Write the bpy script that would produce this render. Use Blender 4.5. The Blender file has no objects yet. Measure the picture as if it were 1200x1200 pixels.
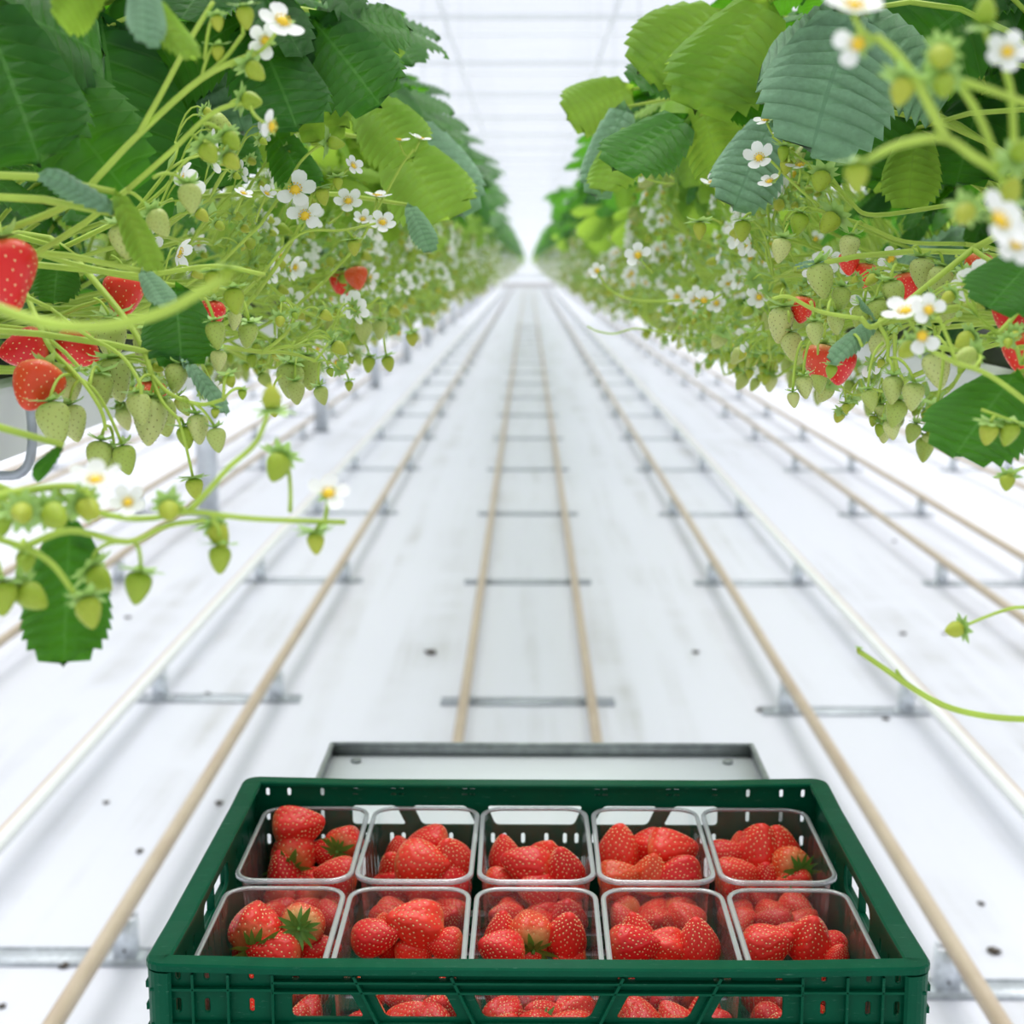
import bpy, math, random
import numpy as np
from mathutils import Vector, Matrix, Quaternion

R = math.radians
S = bpy.context.scene
COL = S.collection

# ------------------------------------------------------------------ camera
FPX = 1789.0
cam_data = bpy.data.cameras.new('camera')
cam = bpy.data.objects.new('camera', cam_data)
COL.objects.link(cam)
cam_data.sensor_width = 36.0
cam_data.lens = FPX / 1200.0 * 36.0
cam.location = (0, 0, 1.5)
PITCH = math.atan(292.0 / FPX)
YAW = math.atan(19.0 / FPX)
cam.rotation_euler = (math.pi / 2 - PITCH, 0, YAW)
cam_data.clip_start = 0.05
cam_data.clip_end = 400
cam_data.dof.use_dof = True
cam_data.dof.focus_distance = 1.22
cam_data.dof.aperture_fstop = 7.6
S.camera = cam
CM = cam.rotation_euler.to_matrix()
CX, CY, CZ = CM.col[0].copy(), CM.col[1].copy(), -CM.col[2]
C0 = Vector((0, 0, 1.5))


def W(px, py, Z):
    """the point of the place that the photograph shows at (px, py), Z metres deep"""
    return C0 + Z * (CZ + (px - 600) / FPX * CX + (600 - py) / FPX * CY)


def WZ(px, py, z):
    d = CZ + (px - 600) / FPX * CX + (600 - py) / FPX * CY
    return C0 + d * ((z - 1.5) / d.z)


def camdir(x, y, z):
    return (CX * x + CY * y - CZ * z).normalized()


# ------------------------------------------------------------------ view, world, sun
S.view_settings.view_transform = 'Standard'
S.view_settings.look = 'None'
S.view_settings.gamma = 1
S.view_settings.use_curve_mapping = False
S.view_settings.exposure = 0.0
S.cycles.max_bounces = 12
S.cycles.transparent_max_bounces = 24
S.cycles.diffuse_bounces = 5
S.cycles.transmission_bounces = 6
S.cycles.glossy_bounces = 3
S.cycles.volume_bounces = 2
S.cycles.use_denoising = True
S.cycles.sample_clamp_indirect = 6
S.cycles.caustics_reflective = False
S.cycles.caustics_refractive = False

world = bpy.data.worlds.new('world')
S.world = world
world.use_nodes = True
wn = world.node_tree
wn.nodes.clear()
wo = wn.nodes.new('ShaderNodeOutputWorld')
wb = wn.nodes.new('ShaderNodeBackground')
wb.inputs[0].default_value = (0.90, 0.935, 1.0, 1)
wb.inputs[1].default_value = 1.0
wn.links.new(wb.outputs[0], wo.inputs[0])

sun_d = bpy.data.lights.new('sun', 'SUN')
sun_d.energy = 3.9
sun_d.angle = R(55)
sun_d.color = (1.0, 0.985, 0.95)
sun = bpy.data.objects.new('sun', sun_d)
COL.objects.link(sun)
sun.rotation_euler = (R(-20), 0, 0)      # high, a little beyond the far end

# ------------------------------------------------------------------ materials


class NT:
    def __init__(s, name):
        s.m = bpy.data.materials.new(name)
        s.m.use_nodes = True
        s.t = s.m.node_tree
        s.t.nodes.clear()
        s.out = s.t.nodes.new('ShaderNodeOutputMaterial')

    def n(s, kind, **kw):
        nd = s.t.nodes.new('ShaderNode' + kind)
        for k, v in kw.items():
            if k in nd.inputs and not hasattr(nd, k):
                nd.inputs[k].default_value = v
            elif hasattr(nd, k):
                setattr(nd, k, v)
        return nd

    def l(s, a, b):
        s.t.links.new(a, b)

    def ramp(s, fac, stops):
        r = s.n('ValToRGB')
        e = r.color_ramp.elements
        while len(e) < len(stops):
            e.new(0.5)
        for i, (p, c) in enumerate(stops):
            e[i].position = p
            e[i].color = tuple(c) + (1,) if len(c) == 3 else c
        s.l(fac, r.inputs[0])
        return r.outputs[0]

    def noise(s, scale, detail=3, vec=None, rough=0.5):
        k = s.n('TexNoise')
        k.inputs['Scale'].default_value = scale
        k.inputs['Detail'].default_value = detail
        k.inputs['Roughness'].default_value = rough
        if vec is not None:
            s.l(vec, k.inputs['Vector'])
        return k.outputs['Fac']

    def math(s, op, a, b=None, clamp=False):
        k = s.n('Math', operation=op, use_clamp=clamp)
        for i, v in enumerate((a, b)):
            if v is None:
                continue
            if isinstance(v, (int, float)):
                k.inputs[i].default_value = v
            else:
                s.l(v, k.inputs[i])
        return k.outputs[0]

    def mix(s, fac, a, b, mode='MIX'):
        k = s.n('MixRGB', blend_type=mode)
        for i, v in enumerate((fac, a, b)):
            if isinstance(v, (int, float)):
                k.inputs[i].default_value = v
            elif isinstance(v, tuple):
                k.inputs[i].default_value = v + (1,)
            else:
                s.l(v, k.inputs[i])
        return k.outputs[0]

    def bump(s, h, strength, dist=0.001):
        k = s.n('Bump')
        k.inputs['Strength'].default_value = strength
        k.inputs['Distance'].default_value = dist
        s.l(h, k.inputs['Height'])
        return k.outputs[0]

    def pbr(s, col, rough=0.5, normal=None, **kw):
        b = s.n('BsdfPrincipled')
        if isinstance(col, tuple):
            b.inputs['Base Color'].default_value = col + (1,)
        else:
            s.l(col, b.inputs['Base Color'])
        if isinstance(rough, (int, float)):
            b.inputs['Roughness'].default_value = rough
        else:
            s.l(rough, b.inputs['Roughness'])
        if normal is not None:
            s.l(normal, b.inputs['Normal'])
        for k, v in kw.items():
            b.inputs[k.replace('_', ' ')].default_value = v
        return b.outputs[0]

    def trans(s, col):
        b = s.n('BsdfTranslucent')
        if isinstance(col, tuple):
            b.inputs[0].default_value = col + (1,)
        else:
            s.l(col, b.inputs[0])
        return b.outputs[0]

    def mixs(s, fac, a, b):
        k = s.n('MixShader')
        if isinstance(fac, (int, float)):
            k.inputs[0].default_value = fac
        else:
            s.l(fac, k.inputs[0])
        s.l(a, k.inputs[1])
        s.l(b, k.inputs[2])
        return k.outputs[0]

    def done(s, sh):
        s.l(sh, s.out.inputs[0])
        return s.m


def objco(t):
    return t.n('TexCoord').outputs['Object']


def rnd(t):
    return t.n('ObjectInfo').outputs['Random']


def leaf_mat(name, top, under, glow, gfac, vein):
    t = NT(name)
    uv = t.n('TexCoord').outputs['UV']
    sep = t.n('SeparateXYZ')
    t.l(uv, sep.inputs[0])
    u, v = sep.outputs[0], sep.outputs[1]
    av = t.math('ABSOLUTE', v)
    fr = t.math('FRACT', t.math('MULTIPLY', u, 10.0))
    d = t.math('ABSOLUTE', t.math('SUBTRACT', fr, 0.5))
    lat = t.math('LESS_THAN', d, 0.055)
    mid = t.math('LESS_THAN', av, 0.035)
    ve = t.math('MAXIMUM', mid, t.math('MULTIPLY', lat, 0.55))
    n = t.noise(28, 3, objco(t))
    r = rnd(t)
    c1 = t.mix(n, tuple(x * 0.72 for x in top), tuple(min(1, x * 1.3) for x in top))
    c1 = t.mix(t.math('MULTIPLY', r, 0.18), c1, tuple(glow), 'MIX')
    geo = t.n('NewGeometry')
    c2 = t.mix(geo.outputs['Backfacing'], c1, tuple(under))
    c2 = t.mix(t.ramp(d, [(0.05, (0.45, 0.45, 0.45)), (0.32, (0, 0, 0))]), c2, tuple(x * 0.55 for x in top))  # shade of the folds beside side veins, painted into the leaf colour
    c3 = t.mix(t.math('MULTIPLY', ve, 0.6), c2, tuple(vein))
    cell = t.n('TexVoronoi', feature='DISTANCE_TO_EDGE')
    cell.inputs['Scale'].default_value = 420
    t.l(objco(t), cell.inputs['Vector'])
    hh = t.math('ADD', t.math('MULTIPLY', cell.outputs[0], 2.0), t.math('MULTIPLY', ve, -0.7))
    bp = t.bump(hh, 0.6, 0.0010)
    a = t.pbr(c3, 0.40, bp, Specular_IOR_Level=0.40)
    gl = t.mix(t.math('MULTIPLY', ve, 0.35), tuple(glow), tuple(x * 0.6 for x in glow))
    return t.done(t.mixs(gfac, a, t.trans(gl)))


def simple(name, col, rough=0.5, var=0.2, scale=30, gfac=0.0, **kw):
    t = NT(name)
    n = t.noise(scale, 3, objco(t))
    c = t.mix(n, tuple(max(0, x * (1 - var)) for x in col), tuple(min(1, x * (1 + var)) for x in col))
    a = t.pbr(c, rough, **kw)
    if gfac:
        a = t.mixs(gfac, a, t.trans(c))
    return t.done(a)


M_stem = simple('stem_green', (0.50, 0.66, 0.11), 0.5, 0.25, 40, 0.25, Specular_IOR_Level=0.25)
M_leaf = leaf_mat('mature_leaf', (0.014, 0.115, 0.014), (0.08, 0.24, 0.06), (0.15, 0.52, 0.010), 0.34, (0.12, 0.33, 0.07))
M_young_lit = leaf_mat('young_lit_leaf', (0.15, 0.36, 0.030), (0.22, 0.42, 0.08), (0.54, 0.82, 0.08), 0.50, (0.24, 0.46, 0.06))  # lime of young leaves, with light shining through also put into the colour
M_blue = leaf_mat('sheen_tinted_leaf', (0.28, 0.50, 0.33), (0.38, 0.56, 0.38), (0.22, 0.5, 0.08), 0.2, (0.18, 0.36, 0.22))  # bluish sheen of leaves facing upward, put into the base colour
M_sepal = simple('sepal_green', (0.36, 0.56, 0.15), 0.5, 0.3, 60, 0.3)
M_petal = simple('petal_white', (0.90, 0.91, 0.88), 0.5, 0.04, 60, 0.35)
M_pollen = simple('pollen_yellow', (0.82, 0.55, 0.03), 0.7, 0.25, 300)
M_seedg = simple('seed_green', (0.13, 0.10, 0.012), 0.5, 0.2, 90)
M_seedy = simple('seed_yellow', (0.90, 0.66, 0.30), 0.35, 0.2, 90)
M_calyx = simple('calyx_green', (0.12, 0.30, 0.04), 0.5, 0.35, 90, 0.15)


def berry_mat(name, body, neck, jitter, rough=0.3, sss=0.12):
    t = NT(name)
    uv = t.n('TexCoord').outputs['UV']
    sep = t.n('SeparateXYZ')
    t.l(uv, sep.inputs[0])
    r = rnd(t)
    n = t.noise(60, 2, objco(t))
    edge = t.math('ADD', sep.outputs[1], t.math('MULTIPLY', t.math('SUBTRACT', n, 0.5), 0.35))
    k = t.ramp(edge, [(0.02, (1, 1, 1)), (0.26, (0, 0, 0))])
    b = t.mix(r, tuple(body), tuple(jitter))
    c = t.mix(t.math('MULTIPLY', k, t.math('ADD', 0.25, t.math('MULTIPLY', r, 0.7))), b, tuple(neck))
    f = t.noise(900, 2, objco(t))
    a = t.pbr(c, rough, t.bump(f, 0.15, 0.0003), Specular_IOR_Level=0.3, Subsurface_Weight=sss,
              Subsurface_Scale=0.003, Subsurface_Radius=(1.0, 0.25, 0.12))
    return t.done(a)


M_red = berry_mat('ripe_berry', (0.66, 0.014, 0.016), (0.82, 0.30, 0.10), (0.80, 0.045, 0.022))
M_orange = berry_mat('ripening_berry', (0.72, 0.09, 0.02), (0.75, 0.50, 0.18), (0.66, 0.05, 0.02))
M_green = berry_mat('unripe_berry', (0.33, 0.44, 0.07), (0.50, 0.58, 0.20), (0.52, 0.57, 0.20), 0.42)
M_tiny = berry_mat('young_berry', (0.27, 0.40, 0.03), (0.40, 0.50, 0.08), (0.42, 0.46, 0.05), 0.5)

PLANT_MATS = [M_stem, M_leaf, M_young_lit, M_blue, M_sepal, M_petal, M_pollen, M_seedg, M_seedy, M_calyx, M_red, M_orange, M_green, M_tiny]
(iSTEM, iLEAF, iYOUNG_LIT, iBLUE, iSEPAL, iPETAL, iPOLLEN, iSEEDG, iSEEDY, iCALYX, iRED, iORANGE, iGREEN, iTINY) = range(14)

# ------------------------------------------------------------------ mesh gathering


class G:
    def __init__(s):
        s.v, s.f, s.m, s.uv = [], [], [], []
        s.n = 0

    def add(s, verts, faces, mat=0, uv=None):
        verts = np.asarray(verts, float)
        o = s.n
        s.v.append(verts)
        s.uv.append(np.asarray(uv, float) if uv is not None else np.full((len(verts), 2), 0.5))
        s.f += [tuple(i + o for i in f) for f in faces]
        s.m += [mat] * len(faces) if isinstance(mat, int) else list(mat)
        s.n += len(verts)

    def merge(s, g, M=None):
        V = np.concatenate(g.v)
        if M is not None:
            A = np.array(M)
            V = V @ A[:3, :3].T + A[:3, 3]
        s.add(V, g.f, list(g.m), np.concatenate(g.uv))

    def mesh(s, name, mats, smooth=True):
        me = bpy.data.meshes.new(name)
        V = np.concatenate(s.v)
        me.from_pydata(V.tolist(), [], s.f)
        used = sorted(set(s.m))
        remap = {a: i for i, a in enumerate(used)}
        for a in used:
            me.materials.append(mats[a])
        me.polygons.foreach_set('material_index', [remap[a] for a in s.m])
        me.polygons.foreach_set('use_smooth', [smooth] * len(s.f))
        uvl = me.uv_layers.new(name='UVMap')
        idx = np.zeros(len(me.loops), dtype=np.int32)
        me.loops.foreach_get('vertex_index', idx)
        uvl.data.foreach_set('uv', np.concatenate(s.uv)[idx].ravel())
        me.update()
        return me


def frames(pts):
    pts = [Vector(p) for p in pts]
    T = []
    for i in range(len(pts)):
        a = pts[max(0, i - 1)]
        b = pts[min(len(pts) - 1, i + 1)]
        d = b - a
        T.append(d.normalized() if d.length > 1e-9 else Vector((0, 0, 1)))
    n = T[0].orthogonal().normalized()
    out = []
    for t in T:
        n = (n - t * n.dot(t))
        if n.length < 1e-6:
            n = t.orthogonal()
        n.normalize()
        out.append((t, n, t.cross(n)))
    return pts, out


def tube(g, pts, r, sides=6, mat=0, cap=True):
    pts, fr = frames(pts)
    k = len(pts)
    rr = r if isinstance(r, (list, tuple)) else [r] * k
    V, F = [], []
    for i in range(k):
        t, n, b = fr[i]
        for j in range(sides):
            a = 2 * math.pi * j / sides
            V.append(pts[i] + (n * math.cos(a) + b * math.sin(a)) * rr[i])
    for i in range(k - 1):
        for j in range(sides):
            j2 = (j + 1) % sides
            F.append((i * sides + j, i * sides + j2, (i + 1) * sides + j2, (i + 1) * sides + j))
    if cap:
        F.append(tuple(range(sides - 1, -1, -1)))
        F.append(tuple((k - 1) * sides + j for j in range(sides)))
    g.add(V, F, mat)


def box(g, c, s, mat=0, rot=None):
    c = Vector(c)
    V = []
    for x in (-1, 1):
        for y in (-1, 1):
            for z in (-1, 1):
                p = Vector((x * s[0] / 2, y * s[1] / 2, z * s[2] / 2))
                if rot is not None:
                    p = rot @ p
                V.append(c + p)
    F = [(0, 1, 3, 2), (4, 6, 7, 5), (0, 4, 5, 1), (2, 3, 7, 6), (0, 2, 6, 4), (1, 5, 7, 3)]
    g.add(V, F, mat)


def bez(p0, p1, p2, n=6):
    p0, p1, p2 = Vector(p0), Vector(p1), Vector(p2)
    return [p0 * (1 - t) ** 2 + p1 * 2 * t * (1 - t) + p2 * t * t for t in [i / (n - 1) for i in range(n)]]


def catmull(P, n=5):
    P = [Vector(p) for p in P]
    P = [P[0] * 2 - P[1]] + P + [P[-1] * 2 - P[-2]]
    out = []
    for i in range(1, len(P) - 2):
        a, b, c, d = P[i - 1:i + 3]
        for k in range(n):
            t = k / n
            out.append(0.5 * ((2 * b) + (c - a) * t + (2 * a - 5 * b + 4 * c - d) * t * t + (3 * b - a - 3 * c + d) * t ** 3))
    out.append(P[-2])
    return out


def link(name, data, parent=None, mat=None):
    o = bpy.data.objects.new(name, data)
    COL.objects.link(o)
    if parent is not None:
        o.parent = parent
    if mat is not None:
        o.matrix_basis = mat
    return o


def tag(o, label=None, cat=None, group=None, kind=None):
    if label:
        o['label'] = label
    if cat:
        o['category'] = cat
    if group:
        o['group'] = group
    if kind:
        o['kind'] = kind
    return o


def thing(name, label, cat, loc=(0, 0, 0), group=None):
    o = link(name, None)
    o.location = loc
    return tag(o, label, cat, group)


# ------------------------------------------------------------------ plant pieces

def leaflet_g(rng, teeth=10, W0=0.44, pleat=0.02, fold=0.25, curl=0.25, mat=iLEAF, cols=3):
    """serrated, pleated leaflet, one unit long: base at the origin, tip along +Y, upper face +Z"""
    g = G()
    rows = 2 * teeth
    V, F, UV = [], [], []
    lob = rng.uniform(-0.05, 0.05)
    wav = rng.uniform(0, 6)
    twist = rng.uniform(-0.25, 0.25)
    for i in range(rows + 1):
        u = i / rows
        w = W0 * 1.55 * (max(u, 0.0) ** 0.58) * (max(1 - u, 0) ** 0.46)
        tooth = (0.072 if i % 2 else -0.022) * (1 if 0 < i < rows else 0)
        for j in range(-cols, cols + 1):
            a = j / cols
            aa = abs(a)
            x = a * w
            y = u + aa * w * 0.62 * (1 - u) ** 0.8 * min(1, u * 3) - 0.04 * aa * u
            if aa == 1:
                x += math.copysign(tooth * 0.62, a)
                y += tooth * 0.42
            pz = (-1 if i % 2 else 1) * pleat * math.sin(aa * 2.3) * (1.5 - u * .7)
            z = pz + fold * aa * w * (1 - 0.6 * aa) + lob * a
            z += -curl * u * u + 0.03 * math.sin(wav + u * 7) * aa + twist * a * w * u
            z += -0.10 * aa * aa * math.sin(u * 3.1)
            V.append((x, y, z))
            UV.append((u * 1.0, a))
    nc = 2 * cols + 1
    for i in range(rows):
        for j in range(nc - 1):
            F.append((i * nc + j, i * nc + j + 1, (i + 1) * nc + j + 1, (i + 1) * nc + j))
    g.add(V, F, mat, UV)
    return g


def berry_g(rng, seeds=90, nu=24, nv=20, body=iRED, seed=iSEEDY, calyx=True, stub=True, plump=0.46, cal_mat=iSEPAL, cal_len=0.42, big=False, calonly=False, sep_w=0.105):
    """berry one unit long: stalk end at the origin, tip at -Z"""
    g = G()
    if not calonly:
        k1, k2 = rng.uniform(0, 6), rng.uniform(0, 6)
        a1, a2 = rng.uniform(0.02, 0.07), rng.uniform(0.01, 0.05)
        pw = rng.uniform(0.9, 1.25)
        rib = rng.uniform(0, 0.07) if big else 0.02

        def rad(t, ph):
            base = plump * (math.sin(math.pi * min(1, t ** 0.70)) ** (0.52 + 0.22 * (1 - pw))) * (1.0 - 0.20 * t ** (2 * pw))
            return base * (1 + a1 * math.cos(2 * ph + k1) + a2 * math.cos(3 * ph + k2) + rib * math.cos(5 * ph + k2 + 2 * t))

        def pt(t, ph):
            r = rad(t, ph)
            return np.array((r * math.cos(ph), r * math.sin(ph), -t + 0.05 * math.sin(math.pi * t)))
        ts = [0.5 - 0.5 * math.cos(math.pi * (i / nv)) for i in range(nv + 1)]
        P, UV = [], []
        for i, t in enumerate(ts):
            for j in range(nu):
                P.append(pt(min(max(t, 0.0001), 0.9999), 2 * math.pi * j / nu))
                UV.append((j / nu, t))
        P = np.array(P)
        cen = np.array((0, 0, -0.45))
        # seeds, spread in a spiral
        S_ = []
        for k in range(seeds):
            q = (k + 0.5) / seeds
            t = 0.06 + 0.90 * (1 - math.acos(1 - 2 * q) / math.pi if False else q ** 0.85)
            ph = k * 2.399963 + rng.uniform(-0.12, 0.12)
            S_.append((min(t, 0.965), ph))
        sp = np.array([pt(t, ph) for t, ph in S_])
        dimp = 0.020 if big else 0.014
        sig = 0.027 if big else 0.036
        for i in range(len(P)):
            d2 = ((sp - P[i]) ** 2).sum(1).min()
            dirv = P[i] - cen
            dirv /= (np.linalg.norm(dirv) + 1e-9)
            P[i] -= dirv * dimp * math.exp(-d2 / (2 * sig * sig))
        F = []
        for i in range(nv):
            for j in range(nu):
                j2 = (j + 1) % nu
                F.append((i * nu + j, (i + 1) * nu + j, (i + 1) * nu + j2, i * nu + j2))
        g.add(P, F, body, UV)
        if seed is not None:
            for (t, ph), p in zip(S_, sp):
                nrm = p - cen
                nrm = Vector(nrm / np.linalg.norm(nrm))
                up = Vector((0, 0, 1))
                tn = (up - nrm * up.dot(nrm)).normalized()
                bn = nrm.cross(tn)
                c = Vector(p) - nrm * (dimp * 0.55)
                L, B, H = (0.022, 0.015, 0.014) if big else (0.024, 0.015, 0.012)
                g.add([c + tn * L, c + bn * B, c - tn * L, c - bn * B, c + nrm * H], [(0, 1, 4), (1, 2, 4), (2, 3, 4), (3, 0, 4)], seed)
    if calyx:
        n = rng.randint(8, 10)
        for k in range(n):
            a = 2 * math.pi * k / n + rng.uniform(-0.12, 0.12)
            L = cal_len * rng.uniform(0.8, 1.15)
            wd = sep_w * (L / 0.42)
            lift = rng.uniform(-0.10, 0.16) + (0.10 if seed is None or not big else 0)
            er = Vector((math.cos(a), math.sin(a), 0))
            et = Vector((-math.sin(a), math.cos(a), 0))
            V = [er * 0.02 + et * wd * 0.5 + Vector((0, 0, .015)), er * 0.02 - et * wd * 0.5 + Vector((0, 0, .015)),
                 er * L * 0.45 + et * wd + Vector((0, 0, .03 + lift * .3)), er * L * 0.45 - et * wd + Vector((0, 0, .03 + lift * .3)),
                 er * L * 0.45 + Vector((0, 0, .015 + lift * .3)),
                 er * L * 0.8 + et * wd * 0.5 + Vector((0, 0, -.02 + lift * .8)), er * L * 0.8 - et * wd * 0.5 + Vector((0, 0, -.02 + lift * .8)),
                 er * L + Vector((0, 0, -.05 + lift * 1.3))]
            g.add(V, [(0, 1, 3, 4), (0, 4, 2), (2, 4, 5), (4, 3, 6), (4, 6, 5), (5, 6, 7)], cal_mat)
        if stub:
            tube(g, [(0, 0, 0), (0.02, 0, 0.09)], [0.06, 0.035], 6, cal_mat)
    return g


def flower_g(rng, petals=5, cup=0.25):
    """open flower, diameter one, facing +Z, stalk at the origin"""
    g = G()
    for k in range(petals):
        a = 2 * math.pi * k / 5 + rng.uniform(-0.1, 0.1)
        er = Vector((math.cos(a), math.sin(a), 0))
        et = Vector((-math.sin(a), math.cos(a), 0))
        c = cup + rng.uniform(-0.12, 0.15)
        V = []
        for (u, wdt) in ((0.08, 0.04), (0.20, 0.15), (0.34, 0.20), (0.45, 0.16), (0.51, 0.06)):
            for s_ in (-1, 0, 1):
                V.append(er * u + et * s_ * wdt + Vector((0, 0, 0.05 + c * u * u * 2 + (0.035 if s_ else 0) * (1 - u))))
        F = []
        for i in range(4):
            for j in range(2):
                q = i * 3 + j
                F.append((q, q + 1, q + 4, q + 3))
        g.add(V, F, iPETAL)
    # centre dome with knobs
    V, F = [], []
    for i in range(4):
        t = i / 3
        for j in range(10):
            a = 2 * math.pi * j / 10
            rr = 0.13 * math.cos(t * 1.45) * (1.12 if (i + j) % 2 else 0.92)
            V.append((rr * math.cos(a), rr * math.sin(a), 0.05 + 0.10 * math.sin(t * 1.5)))
    for i in range(3):
        for j in range(10):
            j2 = (j + 1) % 10
            F.append((i * 10 + j, i * 10 + j2, (i + 1) * 10 + j2, (i + 1) * 10 + j))
    F.append(tuple(30 + j for j in range(10)))
    g.add(V, F, iPOLLEN)
    for k in range(12):
        a = 2 * math.pi * k / 12
        p = Vector((0.16 * math.cos(a), 0.16 * math.sin(a), 0.12))
        box(g, p, (0.03, 0.03, 0.03), iPOLLEN)
    for k in range(7):
        a = 2 * math.pi * (k + 0.5) / 7
        er = Vector((math.cos(a), math.sin(a), 0))
        et = Vector((-math.sin(a), math.cos(a), 0))
        V = [er * 0.05 + et * 0.05, er * 0.05 - et * 0.05, er * 0.2 + et * 0.07 + Vector((0, 0, .03)), er * 0.2 - et * 0.07 + Vector((0, 0, .03)), er * 0.34 + Vector((0, 0, .04))]
        g.add(V, [(0, 1, 3, 2), (2, 3, 4)], iSEPAL)
    return g


rg = random.Random(7)
LEAFLET_G = {}
for nm, mi in (('m', iLEAF), ('y', iYOUNG_LIT), ('b', iBLUE)):
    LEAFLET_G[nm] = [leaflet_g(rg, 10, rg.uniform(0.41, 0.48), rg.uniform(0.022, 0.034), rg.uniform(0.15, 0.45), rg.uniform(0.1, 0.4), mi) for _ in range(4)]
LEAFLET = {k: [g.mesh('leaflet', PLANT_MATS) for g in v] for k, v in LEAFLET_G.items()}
LOWLEAF_G = {k: [leaflet_g(rg, 5, 0.40, 0.0, 0.3, 0.3, mi, 1) for _ in range(2)] for k, mi in (('m', iLEAF), ('y', iYOUNG_LIT), ('b', iBLUE))}

TIPS_G = {
    'green': [berry_g(rg, 80, 26, 20, iGREEN, iSEEDG, plump=rg.uniform(0.37, 0.44), cal_mat=iSEPAL, cal_len=0.54) for _ in range(3)],
    'small': [berry_g(rg, 30, 12, 9, iTINY, iSEEDG, plump=0.42, cal_len=0.85) for _ in range(3)],
    'bud': [berry_g(rg, 4, 8, 6, iTINY, None, plump=0.42, cal_len=1.0) for _ in range(2)],
    'red': [berry_g(rg, 90, 28, 22, iRED, iSEEDY, plump=rg.uniform(0.44, 0.5), cal_mat=iSEPAL) for _ in range(2)],
    'orange': [berry_g(rg, 90, 28, 22, iORANGE, iSEEDY, plump=0.5, cal_mat=iSEPAL)],
    'flower': [flower_g(rg, 5, 0.2), flower_g(rg, 5, 0.45), flower_g(rg, 4, 0.1), flower_g(rg, 2, 0.2)],
}
TIPNAME = {'green': 'unripe_berry', 'small': 'unripe_berry', 'bud': 'flower_bud', 'red': 'ripe_berry', 'orange': 'ripening_berry', 'flower': 'flower'}
TIPS = {k: [g.mesh(TIPNAME[k], PLANT_MATS) for g in v] for k, v in TIPS_G.items()}
LOWTIP_G = {
    'green': berry_g(rg, 1, 6, 4, iGREEN, None, calyx=False),
    'red': berry_g(rg, 1, 6, 4, iRED, None, calyx=False),
    'small': berry_g(rg, 1, 5, 3, iTINY, None, calyx=False),
}
_f = G()
_f.add([(0.5 * math.cos(a), 0.5 * math.sin(a), 0.06) for a in [k * 1.0472 for k in range(6)]] + [(0, 0, 0)], [(k, (k + 1) % 6, 6) for k in range(6)], iPETAL)
LOWTIP_G['flower'] = _f


def align(p, zdir, size, spin=0.0):
    """matrix with local +Z along zdir"""
    q = Vector(zdir).normalized().to_track_quat('Z', 'Y')
    return Matrix.LocRotScale(Vector(p), q @ Quaternion((0, 0, 1), spin), Vector((size,) * 3))


def blade(p, tipdir, normal, size, wide=1.0):
    """matrix with local +Y towards the tip and +Z along the upper face's normal"""
    y = Vector(tipdir).normalized()
    z = Vector(normal)
    z = (z - y * z.dot(y)).normalized()
    x = y.cross(z)
    m = Matrix((x, y, z)).transposed().to_4x4()
    return Matrix.Translation(Vector(p)) @ m @ Matrix.Diagonal((size * wide, size, size, 1))


def gen_leaf(rng, kind, reach=None, height=None):
    """petiole from the crown plus three leaflets; +X is the aisle side"""
    if reach is None:
        q = rng.random()
        if q < 0.22:
            rh, hh = rng.uniform(-0.02, 0.12), rng.uniform(0.04, 0.2)     # low inner leaves
        elif q < 0.45:
            rh, hh = rng.uniform(-0.32, -0.05), rng.uniform(0.02, 0.34)    # leaves on the far side of the row
        else:
            hh = rng.uniform(0.20, 0.38)
            rh = rng.uniform(0.02, 0.40 - 0.15 * (hh - 0.21))
    else:
        rh, hh = reach, height
    y = rng.uniform(-0.13, 0.13)
    e = Vector((rh, y, hh))
    g = G()
    mid = Vector((rh * 0.35, y * 0.5, hh * 0.95 + 0.03))
    pts = bez((0, 0, 0), mid, e, 7)
    tube(g, pts, [0.0022] * 6 + [0.0016], 5, iSTEM)
    out = Vector((rng.uniform(0.5, 1.0), rng.uniform(-0.6, 0.6), 0)).normalized()
    droop = rng.uniform(0.15, 1.15)
    tip = (out * math.cos(droop) + Vector((0, 0, -1)) * math.sin(droop)).normalized()
    nrm = (Vector((0, 0, 1)) * math.cos(droop) + out * math.sin(droop)) + Vector((rng.uniform(-.4, .4), rng.uniform(-.5, .3), 0))
    side = tip.cross(nrm).normalized()
    sz = rng.uniform(0.070, 0.105)
    lf = [(blade(e, tip, nrm, sz), rng.randrange(4))]
    for s_ in (-1, 1):
        d = (tip * 0.35 + side * s_ + Vector((0, 0, rng.uniform(-.35, .1)))).normalized()
        lf.append((blade(e, d, nrm + side * s_ * 0.35, sz * rng.uniform(0.85, 0.98)), rng.randrange(4)))
    return g, lf, kind, rh


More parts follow.
